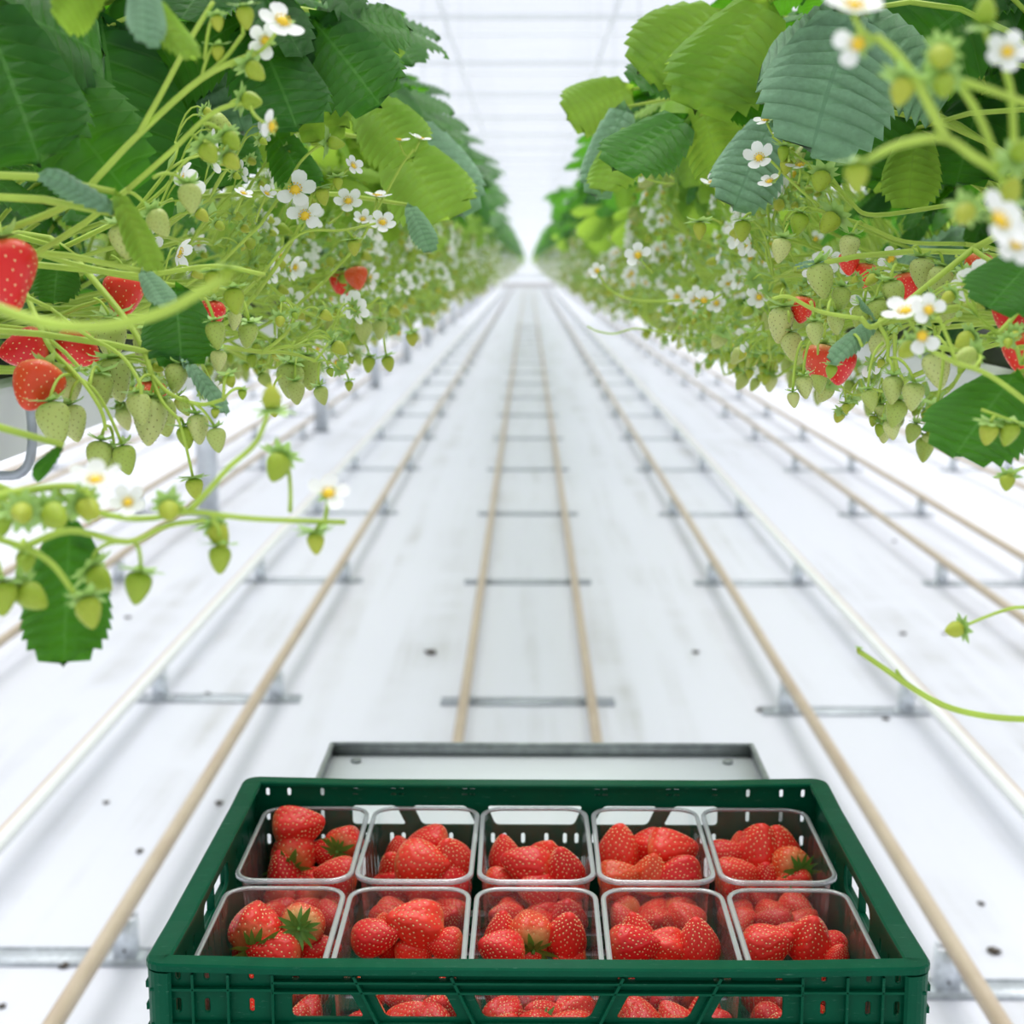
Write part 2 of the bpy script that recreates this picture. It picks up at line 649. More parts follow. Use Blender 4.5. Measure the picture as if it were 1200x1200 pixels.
def gen_truss(rng, kind, ntip=13):
    """flower or fruit truss: branching stalks joined into one mesh, tips listed apart"""
    g = G()
    tips = []
    fl = kind == 'flower'
    y = rng.uniform(-0.10, 0.10)
    if fl:
        e = Vector((rng.uniform(0.16, 0.30), y, rng.uniform(-0.05, 0.12)))
        m = Vector((0.10, y * 0.4, rng.uniform(0.03, 0.10)))
    else:
        e = Vector((rng.uniform(0.12, 0.27), y, rng.uniform(-0.04, 0.05)))
        m = Vector((0.10, y * 0.4, 0.06))
    pts = bez((0, 0, 0), m, e, 7)
    tube(g, pts, [0.0026 - 0.0001 * i for i in range(7)], 6, iSTEM)
    d0 = (pts[-1] - pts[-2]).normalized()

    def fz(x):
        return -0.022 - 0.27 * (0.335 - x)

    def grow(p, d, L, r, depth):
        if len(tips) >= ntip:
            return
        nb = 2 if depth > 0 else rng.choice((2, 3))
        for b in range(nb):
            spread = 0.75 if depth else 0.95
            dd = (d + Vector((rng.uniform(-1, 1), rng.uniform(-1, 1), rng.uniform(-0.8, 0.8))) * spread)
            dd.x = abs(dd.x) * 0.9 + 0.02
            if fl:
                dd.z += 0.12
            else:
                dd.z -= 0.35
            dd.normalize()
            LL = L * rng.uniform(0.7, 1.25)
            last = depth >= 2 or (depth == 1 and rng.random() < 0.35)
            if not last:
                q = p + dd * LL
                q.x = min(q.x, 0.31)
                q.z = max(q.z, fz(q.x) + 0.02 + rng.uniform(0, .02))
                ps = bez(p, p + dd * LL * 0.5 + Vector((0, 0, 0.006)), q, 4)
                tube(g, ps, [r, r * .95, r * .9, r * .85], 5, iSTEM, False)
                # small bract at the node
                g.merge(_bract, blade(q, dd + Vector((rng.uniform(-.5, .5), rng.uniform(-.5, .5), .3)), Vector((.3, 0, 1)), rng.uniform(.010, .022)))
                grow(q, dd, L * 0.72, r * 0.78, depth + 1)
            else:
                if fl:
                    kk = rng.choices(('flower', 'bud', 'small', 'green'), (0.27, 0.27, 0.42, 0.04))[0]
                    drop = rng.uniform(-0.5, 1.0) if kk != 'flower' else rng.uniform(-0.9, 0.2)
                else:
                    kk = rng.choices(('green', 'small', 'red', 'orange', 'flower'), (0.36, 0.50, 0.05, 0.03, 0.06))[0]
                    drop = rng.uniform(0.8, 1.6)
                end = (dd + Vector((0, 0, -drop))).normalized()
                q = p + dd * LL * 0.6 + end * LL * 0.7
                q.x = min(q.x, 0.36)
                q.x = min(q.x, 0.335)
                q.z = max(q.z, fz(q.x) + 0.022 * math.sin(q.x * 90 + q.y * 60))
                hm = p + dd * LL * 0.6
                hm.z = max(hm.z, q.z + 0.012)
                ps = bez(p, hm, q, 6)
                tube(g, ps, [r * 0.75] * 6, 5, iSTEM, False)
                en = (ps[-1] - ps[-2]).normalized()
                if kk in ('red', 'orange') and q.x > 0.17:
                    kk = 'small'
                if kk == 'flower':
                    zd = en * 0.6 + Vector((0.5, rng.choice((-.7, .7)), rng.uniform(.1, .7)))
                    size = rng.uniform(0.020, 0.028)
                else:
                    zd = -en
                    size = {'green': rng.uniform(0.015, 0.027), 'small': rng.uniform(0.009, 0.015), 'bud': rng.uniform(0.007, 0.010),
                            'red': rng.uniform(0.028, 0.036), 'orange': rng.uniform(0.026, 0.034)}[kk]
                tips.append((kk, rng.randrange(len(TIPS[kk])), align(q, zd, size, rng.uniform(0, 6))))
    grow(pts[-1], d0, 0.055 if fl else 0.05, 0.0017, 0)
    return g, tips


_bract = G()
_bract.add([(-.12, 0, 0), (.12, 0, 0), (-.22, .45, .03), (.22, .45, .03), (0, 1, -.05)], [(0, 1, 3, 2), (2, 3, 4)], iSEPAL)

LEAF_T = []
for i in range(30):
    k = 'y' if i in (2, 4, 9, 12, 14, 17, 19, 22, 24, 27) else ('b' if i in (7, 16, 25) else 'm')
    g, lf, k, rh = gen_leaf(rg, k)
    LEAF_T.append((g, g.mesh('leaf', PLANT_MATS), lf, k, rh))
TRUSS_T = {'flower': [], 'fruit': []}
for k in TRUSS_T:
    for i in range(7):
        g, tp = gen_truss(rg, k)
        TRUSS_T[k].append((g, g.mesh('fruit_truss', PLANT_MATS), tp))

print('templates', {k: [len(t[2]) for t in v] for k, v in TRUSS_T.items()})


def joined(T, name):
    """a leaf or truss with everything on it in one mesh, for plants farther off"""
    out = []
    for t in T:
        g = G()
        g.merge(t[0])
        if name == 'leaf':
            for M, vi in t[2]:
                g.merge(LEAFLET_G[t[3]][vi], M)
        else:
            for kk, vi, M in t[2]:
                if kk in ('green', 'red', 'orange', 'small'):
                    g.merge(TIPS_G['small'][vi % 3] if kk == 'small' else MIDTIP[kk], M)
                else:
                    g.merge(TIPS_G[kk][vi], M)
        out.append(g)
    return out


MIDTIP = {k: berry_g(rg, 24, 12, 8, {'green': iGREEN, 'red': iRED, 'orange': iORANGE}[k], iSEEDG if k == 'green' else iSEEDY) for k in ('green', 'red', 'orange')}
JLEAF_G = joined(LEAF_T, 'leaf')
JLEAF = [g.mesh('leaf', PLANT_MATS) for g in JLEAF_G]
JTRUSS_G = {k: joined(v, 'truss') for k, v in TRUSS_T.items()}
JTRUSS = {k: [g.mesh('fruit_truss', PLANT_MATS) for g in v] for k, v in JTRUSS_G.items()}


def jit(rng, amt=0.35, sc=0.12):
    return (Matrix.Rotation(rng.uniform(-amt, amt), 4, 'Z') @ Matrix.Rotation(rng.uniform(-0.10, 0.10), 4, 'Y')
            @ Matrix.Scale(1 + rng.uniform(-sc, sc), 4))


CROWN_X, CROWN_Z = 0.56, 1.42


def put_leaf(pl, ti, M):
    g, me, lf, k, _ = LEAF_T[ti]
    o = link('leaf', me, pl, M)
    for m, vi in lf:
        link('leaflet', LEAFLET[k][vi], o, m)


def put_truss(pl, kind, ti, M):
    g, me, tp = TRUSS_T[kind][ti]
    o = link('fruit_truss', me, pl, M)
    for kk, vi, m in tp:
        link(TIPNAME[kk], TIPS[kk][vi], o, m)


def plant_root(side, y, label, group=None):
    pl = thing('strawberry_plant', label, 'strawberry plant', (side * CROWN_X, y, CROWN_Z), group)
    pl.rotation_euler.z = 0 if side < 0 else math.pi
    return pl


# ------------------------------------------------------------------ setting: floor
def floor_mat():
    t = NT('white_ground_cloth')
    co = objco(t)
    mp = t.n('Mapping')
    mp.inputs['Scale'].default_value = (3.0, 0.12, 1)
    t.l(co, mp.inputs[0])
    streak = t.noise(2.2, 4, mp.outputs[0], 0.6)
    blot = t.noise(1.6, 5, co, 0.6)
    fine = t.noise(60, 3, co)
    k = t.math('MULTIPLY', t.ramp(streak, [(0.48, (0, 0, 0)), (0.74, (1, 1, 1))]), t.ramp(blot, [(0.36, (0, 0, 0)), (0.66, (1, 1, 1))]))
    c = t.mix(t.math('MULTIPLY', k, 0.8), (0.645, 0.660, 0.725), (0.34, 0.335, 0.31))
    sp = t.ramp(t.noise(24, 2, co), [(0.70, (0, 0, 0)), (0.80, (1, 1, 1))])
    c = t.mix(t.math('MULTIPLY', sp, 0.25), c, (0.45, 0.42, 0.36))
    c = t.mix(t.math('MULTIPLY', fine, 0.06), c, (0.6, 0.62, 0.66))
    wave = t.noise(3.0, 2, mp.outputs[0])
    return t.done(t.pbr(c, 0.42, t.bump(t.math('ADD', wave, t.math('MULTIPLY', fine, 0.05)), 0.4, 0.01), Specular_IOR_Level=0.35))


M_floor = floor_mat()
M_path = simple('pale_concrete', (0.60, 0.63, 0.68), 0.6, 0.1, 3)
M_edge = simple('brown_kerb', (0.30, 0.25, 0.23), 0.7, 0.3, 8)
M_frame = simple('white_painted_steel', (0.86, 0.88, 0.90), 0.4, 0.06, 5)


def galv(name, c, rough=0.42):
    t = NT(name)
    v = t.n('TexVoronoi')
    v.inputs['Scale'].default_value = 70
    t.l(objco(t), v.inputs['Vector'])
    n = t.noise(14, 5, objco(t), 0.6)
    b = t.mix(v.outputs['Distance'], tuple(x * 0.8 for x in c), tuple(min(1, x * 1.15) for x in c))
    b = t.mix(t.math('MULTIPLY', t.ramp(n, [(0.45, (0, 0, 0)), (0.7, (1, 1, 1))]), 0.5), b, tuple(x * 0.55 for x in c))
    return t.done(t.pbr(b, rough, None, Metallic=0.35))


M_galv = galv('galvanised_steel', (0.42, 0.46, 0.50))
M_galvl = galv('light_galvanised_steel', (0.72, 0.77, 0.82))


def plane_obj(name, x0, x1, y0, y1, z, mat):
    g = G()
    g.add([(x0, y0, z), (x1, y0, z), (x1, y1, z), (x0, y1, z)], [(0, 1, 2, 3)], 0)
    return link(name, g.mesh(name, [mat]))


FLOOR_END = 98.0
tag(plane_obj('floor', -22, 22, -3, FLOOR_END, 0, M_floor), 'white plastic ground cloth covering the greenhouse floor', kind='structure')
tag(plane_obj('path', -22, 22, FLOOR_END + 0.5, 190, 0.02, M_path), 'pale concrete path across the far end', kind='structure')
g = G()
box(g, (0, FLOOR_END + 0.25, 0.10), (44, 0.5, 0.30))
tag(link('kerb', g.mesh('kerb', [M_edge])), 'dark brown kerb where the white floor ends', kind='structure')
g = G()
box(g, (0, 150, 0.15), (44, 0.4, 0.3))
tag(link('trim_1', g.mesh('trim_1', [M_galv])), 'thin grey line across the far path', kind='structure')

# ------------------------------------------------------------------ setting: glass roof and walls
def pane_mat():
    t = NT('frosted_greenhouse_glass')
    n = t.noise(1.2, 4, objco(t))
    r = rnd(t)
    k = t.math('ADD', t.math('MULTIPLY', n, 0.10), t.math('MULTIPLY', r, 0.05))
    a = t.n('BsdfTransparent')
    a.inputs[0].default_value = (0.985, 0.99, 1.0, 1)
    b = t.trans((0.75, 0.80, 0.86))
    c = t.mixs(0.5, b, t.pbr((0.8, 0.85, 0.9), 0.3))
    return t.done(t.mixs(k, a.outputs[0], c))


M_pane = pane_mat()
ZR = 4.6
STEP = 4.4
roof = tag(link('ceiling', None), 'frosted glass greenhouse roof on white steel bars', kind='structure')
gb = G()
box(gb, (0, 0, 0), (44, 0.08, 0.06))
me_cross = gb.mesh('roof_beam', [M_frame])
gb = G()
box(gb, (0, 0, 0), (44, 0.04, 0.03))
me_cross2 = gb.mesh('roof_bar', [M_frame])
gp = G()
box(gp, (0, 0, 0), (2.16, STEP / 2 - 0.03, 0.012))
me_pane = gp.mesh('glass_pane', [M_pane])
nst = 40
for i in range(nst):
    y = 2.0 + i * STEP
    link('roof_beam', me_cross, roof, Matrix.Translation((0, y, ZR - 0.10)))
    link('roof_bar', me_cross2, roof, Matrix.Translation((0, y + STEP / 2, ZR)))
    if i >= 2:
        for h in range(2):
            for k in range(-1, 2) if i < 8 else range(-3, 4):
                link('glass_pane', me_pane, roof, Matrix.Translation((k * 2.2, y + STEP * (0.25 + 0.5 * h), ZR + 0.06)) @ Matrix.Rotation(R((-1) ** h * 1.5), 4, 'X'))
gb = G()
box(gb, (0, 0, 0), (0.04, nst * STEP, 0.03))
me_pur = gb.mesh('purlin', [M_frame])
for k in range(-9, 10):
    link('purlin', me_pur, roof, Matrix.Translation((k * 2.2 + 1.1, 2.0 + nst * STEP / 2, ZR + 0.05)))
for s_ in (-1, 1):
    for i in range(3, nst, 2):
        gb = G()
        y = 2.0 + i * STEP
        tube(gb, [(s_ * 1.9, y, ZR - 0.18), (s_ * 3.6, y + STEP, ZR - 0.18)], 0.025, 6)
        link('brace', gb.mesh('brace', [M_frame]), roof)
# heating pipe and lamp rail hung under the roof
gable = tag(link('wall_back', None), 'white glazed gable wall at the far end', kind='structure')
gb = G()
for k in range(-9, 10):
    box(gb, (k * 2.4, 180, 2.3), (0.08, 0.08, 4.6))
for z in (0.9, 2.3, 3.5):
    box(gb, (0, 180, z), (44, 0.07, 0.07))
tag(link('gable_frame', gb.mesh('gable_frame', [M_frame]), gable))
gp = G()
box(gp, (0, 0, 0), (2.34, 0.012, 4.4))
me_gp = gp.mesh('glass_pane', [M_pane])
for k in range(-4, 4):
    link('glass_pane', me_gp, gable, Matrix.Translation((k * 2.4 + 1.2, 180.08, 2.3)))

# thin moist air in the long greenhouse
t = NT('humid_air')
vs = t.n('VolumeScatter')
vs.inputs['Color'].default_value = (0.97, 0.985, 1.0, 1)
vs.inputs['Density'].default_value = 0.005
vs.inputs['Anisotropy'].default_value = 0.2
t.l(vs.outputs[0], t.out.inputs['Volume'])
g = G()
box(g, (0, 92, 2.28), (30, 176, 4.5))
tag(link('haze', g.mesh('haze', [t.m])), 'faint humid haze filling the long greenhouse', kind='structure')

# ------------------------------------------------------------------ pipe rails and their stands
M_pipe = None
t = NT('tan_painted_pipe')
n = t.noise(9, 4, objco(t), 0.6)
mp = t.n('Mapping')
mp.inputs['Scale'].default_value = (1, 0.08, 1)
t.l(objco(t), mp.inputs[0])
n2 = t.noise(30, 3, mp.outputs[0])
c = t.mix(n, (0.40, 0.32, 0.22), (0.56, 0.47, 0.35))
c = t.mix(t.math('MULTIPLY', t.ramp(n2, [(0.5, (0, 0, 0)), (0.75, (1, 1, 1))]), 0.5), c, (0.34, 0.24, 0.16))
M_pipe = t.done(t.pbr(c, 0.5))
M_pipew = simple('cream_painted_pipe', (0.74, 0.76, 0.75), 0.45, 0.05, 9)
M_tan = simple('worn_tan_line', (0.52, 0.38, 0.26), 0.6, 0.15, 9)


def pipe(x, z, r, y0, y1, white, label, group=None):
    g = G()
    n = 26
    rng = random.Random(int(x * 1000))
    pts = [(rng.uniform(-.003, .003), y0 + (y1 - y0) * (i / n) ** 2.2, 0) for i in range(n + 1)]
    tube(g, pts, r, 14, 1 if white else 0)
    # welded sleeve joints
    y = y0 + 1.3
    k = 0
    while y < 24:
        tube(g, [(0, y, 0), (0, y + 0.006, 0)], r * 1.05, 14, 1 if white else 0)
        y += 3.1
    if white:
        for i in range(len(pts) - 1):
            a, b = Vector(pts[i]), Vector(pts[i + 1])
            sx = -1 if x < 0 else 1
            off = Vector((sx * r * 0.62, 0, r * 0.80))
            tube(g, [a + off, b + off], 0.0045, 5, 2, False)
    o = link('pipe_rail', g.mesh('pipe_rail', [M_pipe, M_pipew, M_tan]))
    o.location = (x, 0, z)
    tag(o, label, 'pipe rail', group)


pipe(-0.215, 0.043, 0.0175, 0.6, FLOOR_END, False, 'low tan pipe rail down the middle, left one of the narrow pair')
pipe(0.215, 0.043, 0.0175, 0.6, FLOOR_END, False, 'low tan pipe rail down the middle, right one of the narrow pair')
PAIRS = [(0.872, 1.275), (1.95, 2.36), (3.10, 3.50), (4.25, 4.65), (5.4, 5.8), (6.5, 6.9)]
side_w = {-1: 'left', 1: 'right'}
nth = ['inner', 'second', 'third', 'fourth', 'fifth', 'sixth']
ORD = ['first', 'second', 'third', 'fourth', 'fifth', 'sixth', 'seventh', 'eighth', 'ninth', 'tenth', 'eleventh', 'twelfth', 'thirteenth', 'fourteenth', 'fifteenth', 'sixteenth', 'seventeenth', 'eighteenth', 'nineteenth', 'twentieth'] + ['twenty-' + q for q in ('first', 'second', 'third', 'fourth', 'fifth', 'sixth', 'seventh', 'eighth', 'ninth')] + ['thirtieth'] + ['thirty-' + q for q in ('first', 'second', 'third', 'fourth', 'fifth', 'sixth', 'seventh', 'eighth', 'ninth')]
HR = 0.118
for s_ in (-1, 1):
    for i, (a, b) in enumerate(PAIRS):
        if i == 0:
            pipe(s_ * a, HR, 0.0185, 1.2, FLOOR_END, False, 'thick tan pipe rail on stands, passing just %s of the green crate' % side_w[s_])
            pipe(s_ * b, HR, 0.0200, 1.2, FLOOR_END, True, 'cream pipe rail with thin tan line, first one beyond the tan rail on the %s' % side_w[s_])
        else:
            pipe(s_ * a, HR, 0.0185, 1.5, FLOOR_END, False, 'tan pipe rail on the %s, nearer one of the %s pair out from the crate' % (side_w[s_], nth[i]))
            pipe(s_ * b, HR, 0.0200, 1.5, FLOOR_END, False, 'tan pipe rail on the %s, farther one of the %s pair out from the crate' % (side_w[s_], nth[i]))


def stand_meshes(width, hz, r):
    gs, gpst = G(), G()
    box(gs, (0, 0, 0.004), (width + 0.17, 0.075, 0.006))
    box(gs, (0, 0.037, 0.007), (width + 0.17, 0.003, 0.008))
    # post: C profile with foot, saddle and bolt
    h = hz - r
    box(gpst, (0, -0.020, h / 2), (0.050, 0.003, h))
    box(gpst, (-0.0235, -0.004, h / 2), (0.003, 0.032, h))
    box(gpst, (0.0235, -0.004, h / 2), (0.003, 0.032, h))
    box(gpst, (0, 0, 0.009), (0.075, 0.05, 0.004))
    tube(gpst, [(0, -0.024, 0.03), (0, -0.019, 0.03)], 0.004, 6, 1)
    tube(gpst, [(-.026, 0.0, h + .012), (-.018, 0, h + .002), (0, 0, h), (.018, 0, h + .002), (.026, 0, h + .012)], 0.003, 5)
    return gs, gpst


M_strip = galv('worn_zinc_strip', (0.50, 0.54, 0.58), 0.5)
M_dark = simple('dark_bolt', (0.08, 0.085, 0.09), 0.5, 0.1)
gs_o, gp_o = stand_meshes(0.40, HR, 0.0192)
me_so, me_po = gs_o.mesh('cross_strip', [M_strip]), gp_o.mesh('post', [M_galvl, M_dark])
gc = G()
box(gc, (0, 0, 0.0045), (0.60, 0.065, 0.007))
box(gc, (0, 0.032, 0.008), (0.60, 0.003, 0.008))
gc2 = G()
box(gc2, (0, 0, 0.014), (0.05, 0.04, 0.018))
me_sc, me_cc = gc.mesh('cross_strip', [M_galv]), gc2.mesh('saddle', [M_galv])
YS = [3.12 + 2.0 * i for i in range(0, 49)]      # strip positions down the aisle
for i, y in enumerate(YS):
    yy = y + 1.97
    if i > 16:
        break
    st = thing('rail_stand', 'flat steel strip under the two low middle pipes, %s beyond the trolley' % ORD[i], 'rail stand', (0, yy, 0), 'cross strips under the two low middle pipes')
    link('cross_strip', me_sc, st)
    for x in (-0.215, 0.215):
        link('saddle', me_cc, st, Matrix.Translation((x, 0, 0)))
far = G()
for s_ in (-1, 1):
    for pi, (a, b) in enumerate(PAIRS):
        off = 0.0 if s_ < 0 else -0.13
        for i in range(len(YS) + 1):
            y = YS[0] + 2.0 * i + (off if i < 2 else off * 0.3)
            if y > FLOOR_END - 1:
                break
            cx = s_ * (a + b) / 2
            hw = (b - a) / 2
            near = (pi == 0 and y < 40) or (pi < 4 and y < 26)
            if near and y > cx * cx * 0.0 + abs(cx) * 1.6:
                lab = 'two-post steel stand under the %s raised pipe pair on the %s, %s from the camera' % (nth[pi] if pi else 'innermost', side_w[s_], ORD[i])
                grp = 'pipe rail stands, %s pair on the %s' % (nth[pi] if pi else 'innermost', side_w[s_])
                if pi == 0 and i == 0:
                    lab = 'nearest steel stand under the tan rail just %s of the crate' % side_w[s_]
                st = thing('rail_stand', lab, 'rail stand', (cx, y, 0), grp)
                link('cross_strip', me_so, st)
                for q in (-hw, hw):
                    link('post', me_po, st, Matrix.Translation((q, 0, 0)))
            elif y > 4:
                box(far, (cx, y, 0.006), (0.57, 0.04, 0.01))
                for q in (-hw, hw):
                    box(far, (cx + q, y, HR / 2), (0.044, 0.03, HR - 0.02))
o = link('distant_rail_stands', far.mesh('distant_rail_stands', [M_galv]))
tag(o, 'distant steel stands under the pipe rails far down the greenhouse', 'rail stands', kind='stuff')

# dark debris lying on the floor
M_debris = simple('dry_debris', (0.07, 0.055, 0.04), 0.8, 0.4)
deb = [(505, 764, 14, 'curled dry leaf scrap on the floor left of the middle pipes'), (257, 941, 10, 'oval dark crumb on the floor beside the crate\'s back left corner'),
       (163, 997, 9, 'flat brown crumb touching the thick tan rail on the left'), (815, 764, 9, 'small brown crumb on the floor right of the middle pipes'),
       (1048, 634, 6, 'tiny dark crumb on the floor at far right, alone'), (1058, 742, 8, 'round black crumb on the floor right of the cream rail'),
       (1038, 842, 8, 'dark crumb beside the raised stand on the right'), (1150, 1058, 7, 'small black crumb on the floor at right edge near the crate'),
       (1165, 1115, 14, 'pale tan scrap of leaf on the floor at lower right'), (76, 1130, 12, 'brown scrap lying on the steel strip at lower left'),
       (892, 832, 10, 'brown scrap beside the nearest right stand but one'), (124, 940, 7, 'faint grey crumb on the floor left of the thick tan rail'),
       (3, 1178, 8, 'black crumb on the floor at the lower left corner'), (150, 723, 7, 'small dark crumb on the floor below the left foreground truss'),
       (243, 812, 6, 'tiny grey crumb between the two left stands'), (1107, 742, 5, 'faint speck on the floor at right, beyond the cream rail')]
for px, py, s_, lab in deb:
    p = WZ(px, py, 0.004)
    rng = random.Random(px)
    sz = s_ / FPX * (p - C0).length / 2
    g = G()
    V, F = [(0, 0, sz * 0.35)], []
    n = 9
    for k in range(n):
        a = 2 * math.pi * k / n
        rr = sz * rng.uniform(0.6, 1.15)
        V.append((rr * math.cos(a) * 1.2, rr * math.sin(a) * 1.5, rng.uniform(0.0, 0.3) * sz))
    for k in range(n):
        V.append((V[k + 1][0] * .7, V[k + 1][1] * .7, -0.003))
    for k in range(n):
        k2 = (k + 1) % n
        F.append((0, 1 + k, 1 + k2))
        F.append((1 + k, 1 + n + k, 1 + n + k2, 1 + k2))
    F.append(tuple(range(2 * n, n, -1)))
    g.add(V, F)
    o = link('leaf_scrap', g.mesh('leaf_scrap', [M_debris]))
    o.location = p
    tag(o, lab, 'debris')

# ------------------------------------------------------------------ gutters, substrate bags, posts
M_gut = simple('white_gutter', (0.70, 0.72, 0.70), 0.4, 0.05, 6)
M_bag = simple('black_substrate', (0.018, 0.02, 0.02), 0.6, 0.5, 12)


def gutter(xc, y0, y1, label, bag=True, z0=1.30, group=None):
    """folded steel trough: flat bottom, splayed sides, rolled lips"""
    g = G()
    prof = [(-.088, .078), (-.080, .082), (-.080, .070), (-.066, .0), (.066, .0), (.080, .070), (.080, .082), (.088, .078)]
    prof2 = [(x * 0.96, z + 0.003) for x, z in prof[::-1]]
    P = prof + prof2
    ys = [y0 + (y1 - y0) * (i / 12) ** 2 for i in range(13)]
    V = [(x, y, z) for y in ys for x, z in P]
    n = len(P)
    F = [(i * n + j, i * n + (j + 1) % n, (i + 1) * n + (j + 1) % n, (i + 1) * n + j) for i in range(12) for j in range(n)]
    F += [tuple(range(n - 1, -1, -1)), tuple(12 * n + j for j in range(n))]
    g.add(V, F)
    root = thing('growing_gutter', label, 'gutter', (xc, 0, z0), group)
    link('trough', g.mesh('trough', [M_gut], False), root)
    if bag:
        me = []
        gb = G()
        rng = random.Random(3)
        pr = [(-.062, .006), (-.072, .06), (-.062, .112), (-.03, .122), (.03, .122), (.062, .112), (.072, .06), (.062, .006)]
        L = 0.98
        V = []
        secs = [(0, .75), (.03, .97), (.25, 1.0), (.5, .98), (.75, 1.0), (.95, .97), (L, .75)]
        for yv, sc in secs:
            for x, z in pr:
                V.append((x * sc, yv, .006 + (z - .006) * (0.6 + 0.4 * sc)))
        n = len(pr)
        F = [(i * n + j, i * n + (j + 1) % n, (i + 1) * n + (j + 1) % n, (i + 1) * n + j) for i in range(len(secs) - 1) for j in range(n)]
        F += [tuple(range(n - 1, -1, -1)), tuple((len(secs) - 1) * n + j for j in range(n))]
        gb.add(V, F)
        mb = gb.mesh('substrate_bag', [M_bag])
        yv = y0
        while yv < min(y1, 26):
            link('substrate_bag', mb, root, Matrix.Translation((0, yv, 0)))
            yv += 1.0
    return root


def hook_mesh():
    g = G()
    tube(g, catmull([(-.095, 0, .10), (-.097, 0, .02), (-.085, 0, -.012), (-.05, 0, -.016), (.05, 0, -.016), (.085, 0, -.012), (.097, 0, .02), (.095, 0, .10)], 4), 0.005, 6)
    tube(g, [(-.095, 0, .10), (-.02, 0, .22), (0, 0, .26), (.02, 0, .22), (.095, 0, .10)], 0.003, 5)
    tube(g, [(0, 0, .26), (0, 0, ZR - 1.30 - 0.02)], 0.0016, 5)
    return g


me_hook = hook_mesh().mesh('hanger', [M_galv])
GX = 0.605
for s_ in (-1, 1):
    r_ = gutter(s_ * GX, 0.35, 96, 'white growing gutter under the %s wall of strawberry plants' % side_w[s_])
    yy = 1.55 if s_ < 0 else 1.2
    while yy < 45:
        link('hanger', me_hook, r_, Matrix.Translation((0, yy, 0)))
        yy += 2.5
    r_ = gutter(s_ * 1.86, 3.5, 96, 'white growing gutter of the next row out on the %s' % side_w[s_], bag=True, z0=1.33)
    if s_ > 0:
        for k in range(16):
            link('hanger', me_hook, r_, Matrix.Translation((0, 4.2 + 2.5 * k, 0)))

gpst = G()
box(gpst, (0, -0.018, 0.665), (0.118, 0.003, 1.33))
box(gpst, (-0.057, 0, 0.665), (0.003, 0.036, 1.33))
box(gpst, (0.057, 0, 0.665), (0.003, 0.036, 1.33))
me_post = gpst.mesh('upright', [M_galvl])
gf = G()
box(gf, (0, 0, 0.004), (0.16, 0.09, 0.008))
for zz in (0.12, 0.25, 0.4):
    for xx in (-.02, .02):
        tube(gf, [(xx, -0.022, zz), (xx, -0.019, zz)], 0.006, 6)
me_foot = gf.mesh('foot', [M_galv])
for s_ in (-1, 1):
    y = 8.75
    i = 0
    while y < 60 and s_ < 0:
        o = thing('gutter_post', 'galvanised post on the floor under the outer %s gutter, %s from the camera' % (side_w[s_], ORD[i]), 'post', (s_ * 1.86, y, 0),
                  'posts carrying the outer %s gutter' % side_w[s_])
        if s_ < 0 and i == 0:
            o['label'] = 'widest and nearest galvanised post, behind the left hanging green berries'
        link('upright', me_post, o)
        link('foot', me_foot, o)
        y += 4.9
        i += 1

# ------------------------------------------------------------------ strawberry plants: rows
NEAR_END, MID_END, FAR_END = 3.3, 9.0, 30.0
for s_ in (-1, 1):
    rng = random.Random(11 + s_)
    y = 1.0
    idx = 0
    while y < NEAR_END:
        if idx == 0:
            lab = 'strawberry plant beside the nearest hanging trusses of the %s row' % side_w[s_]
            grp = None
        else:
            lab = 'strawberry plant in the sharp near stretch of the %s row, %s from the camera' % (side_w[s_], ORD[idx])
            grp = 'near strawberry plants of the %s row' % side_w[s_]
        pl = plant_root(s_, y, lab, grp)
        if idx == 0:
            HERO = pl if s_ < 0 else HERO
            if s_ > 0:
                HERO_R = pl
        nl = 17 if y < 1.8 else 13
        pool = [i for i in range(len(LEAF_T)) if y > 1.75 or (LEAF_T[i][3] == 'm' and LEAF_T[i][4] < 0.30)]
        for k in range(nl):
            put_leaf(pl, pool[rng.randrange(len(pool))], jit(rng))
        for k in range(0 if y < 1.15 else (2 if y < 1.4 else 5)):
            put_truss(pl, 'flower', rng.randrange(7), jit(rng, 0.3))
        for k in range(0 if y < 1.3 else (1 if y < 1.6 else 3)):
            put_truss(pl, 'fruit', rng.randrange(7), jit(rng, 0.25))
        y += 0.165
        idx += 1
    idx0 = idx
    while y < MID_END:
        idx += 1
        pl = plant_root(s_, y, 'slightly blurred strawberry plant of the %s row, %s of the middle stretch' % (side_w[s_], ORD[idx - idx0 - 1]),
                        'strawberry plants in the middle stretch of the %s row' % side_w[s_])
        for k in range(13):
            link('leaf', JLEAF[rng.randrange(len(JLEAF))], pl, jit(rng))
        for k in range(5):
            link('fruit_truss', JTRUSS['flower'][rng.randrange(7)], pl, jit(rng, 0.25))
        for k in range(3):
            link('fruit_truss', JTRUSS['fruit'][rng.randrange(7)], pl, jit(rng, 0.25))
        y += 0.18
    y_mid = y

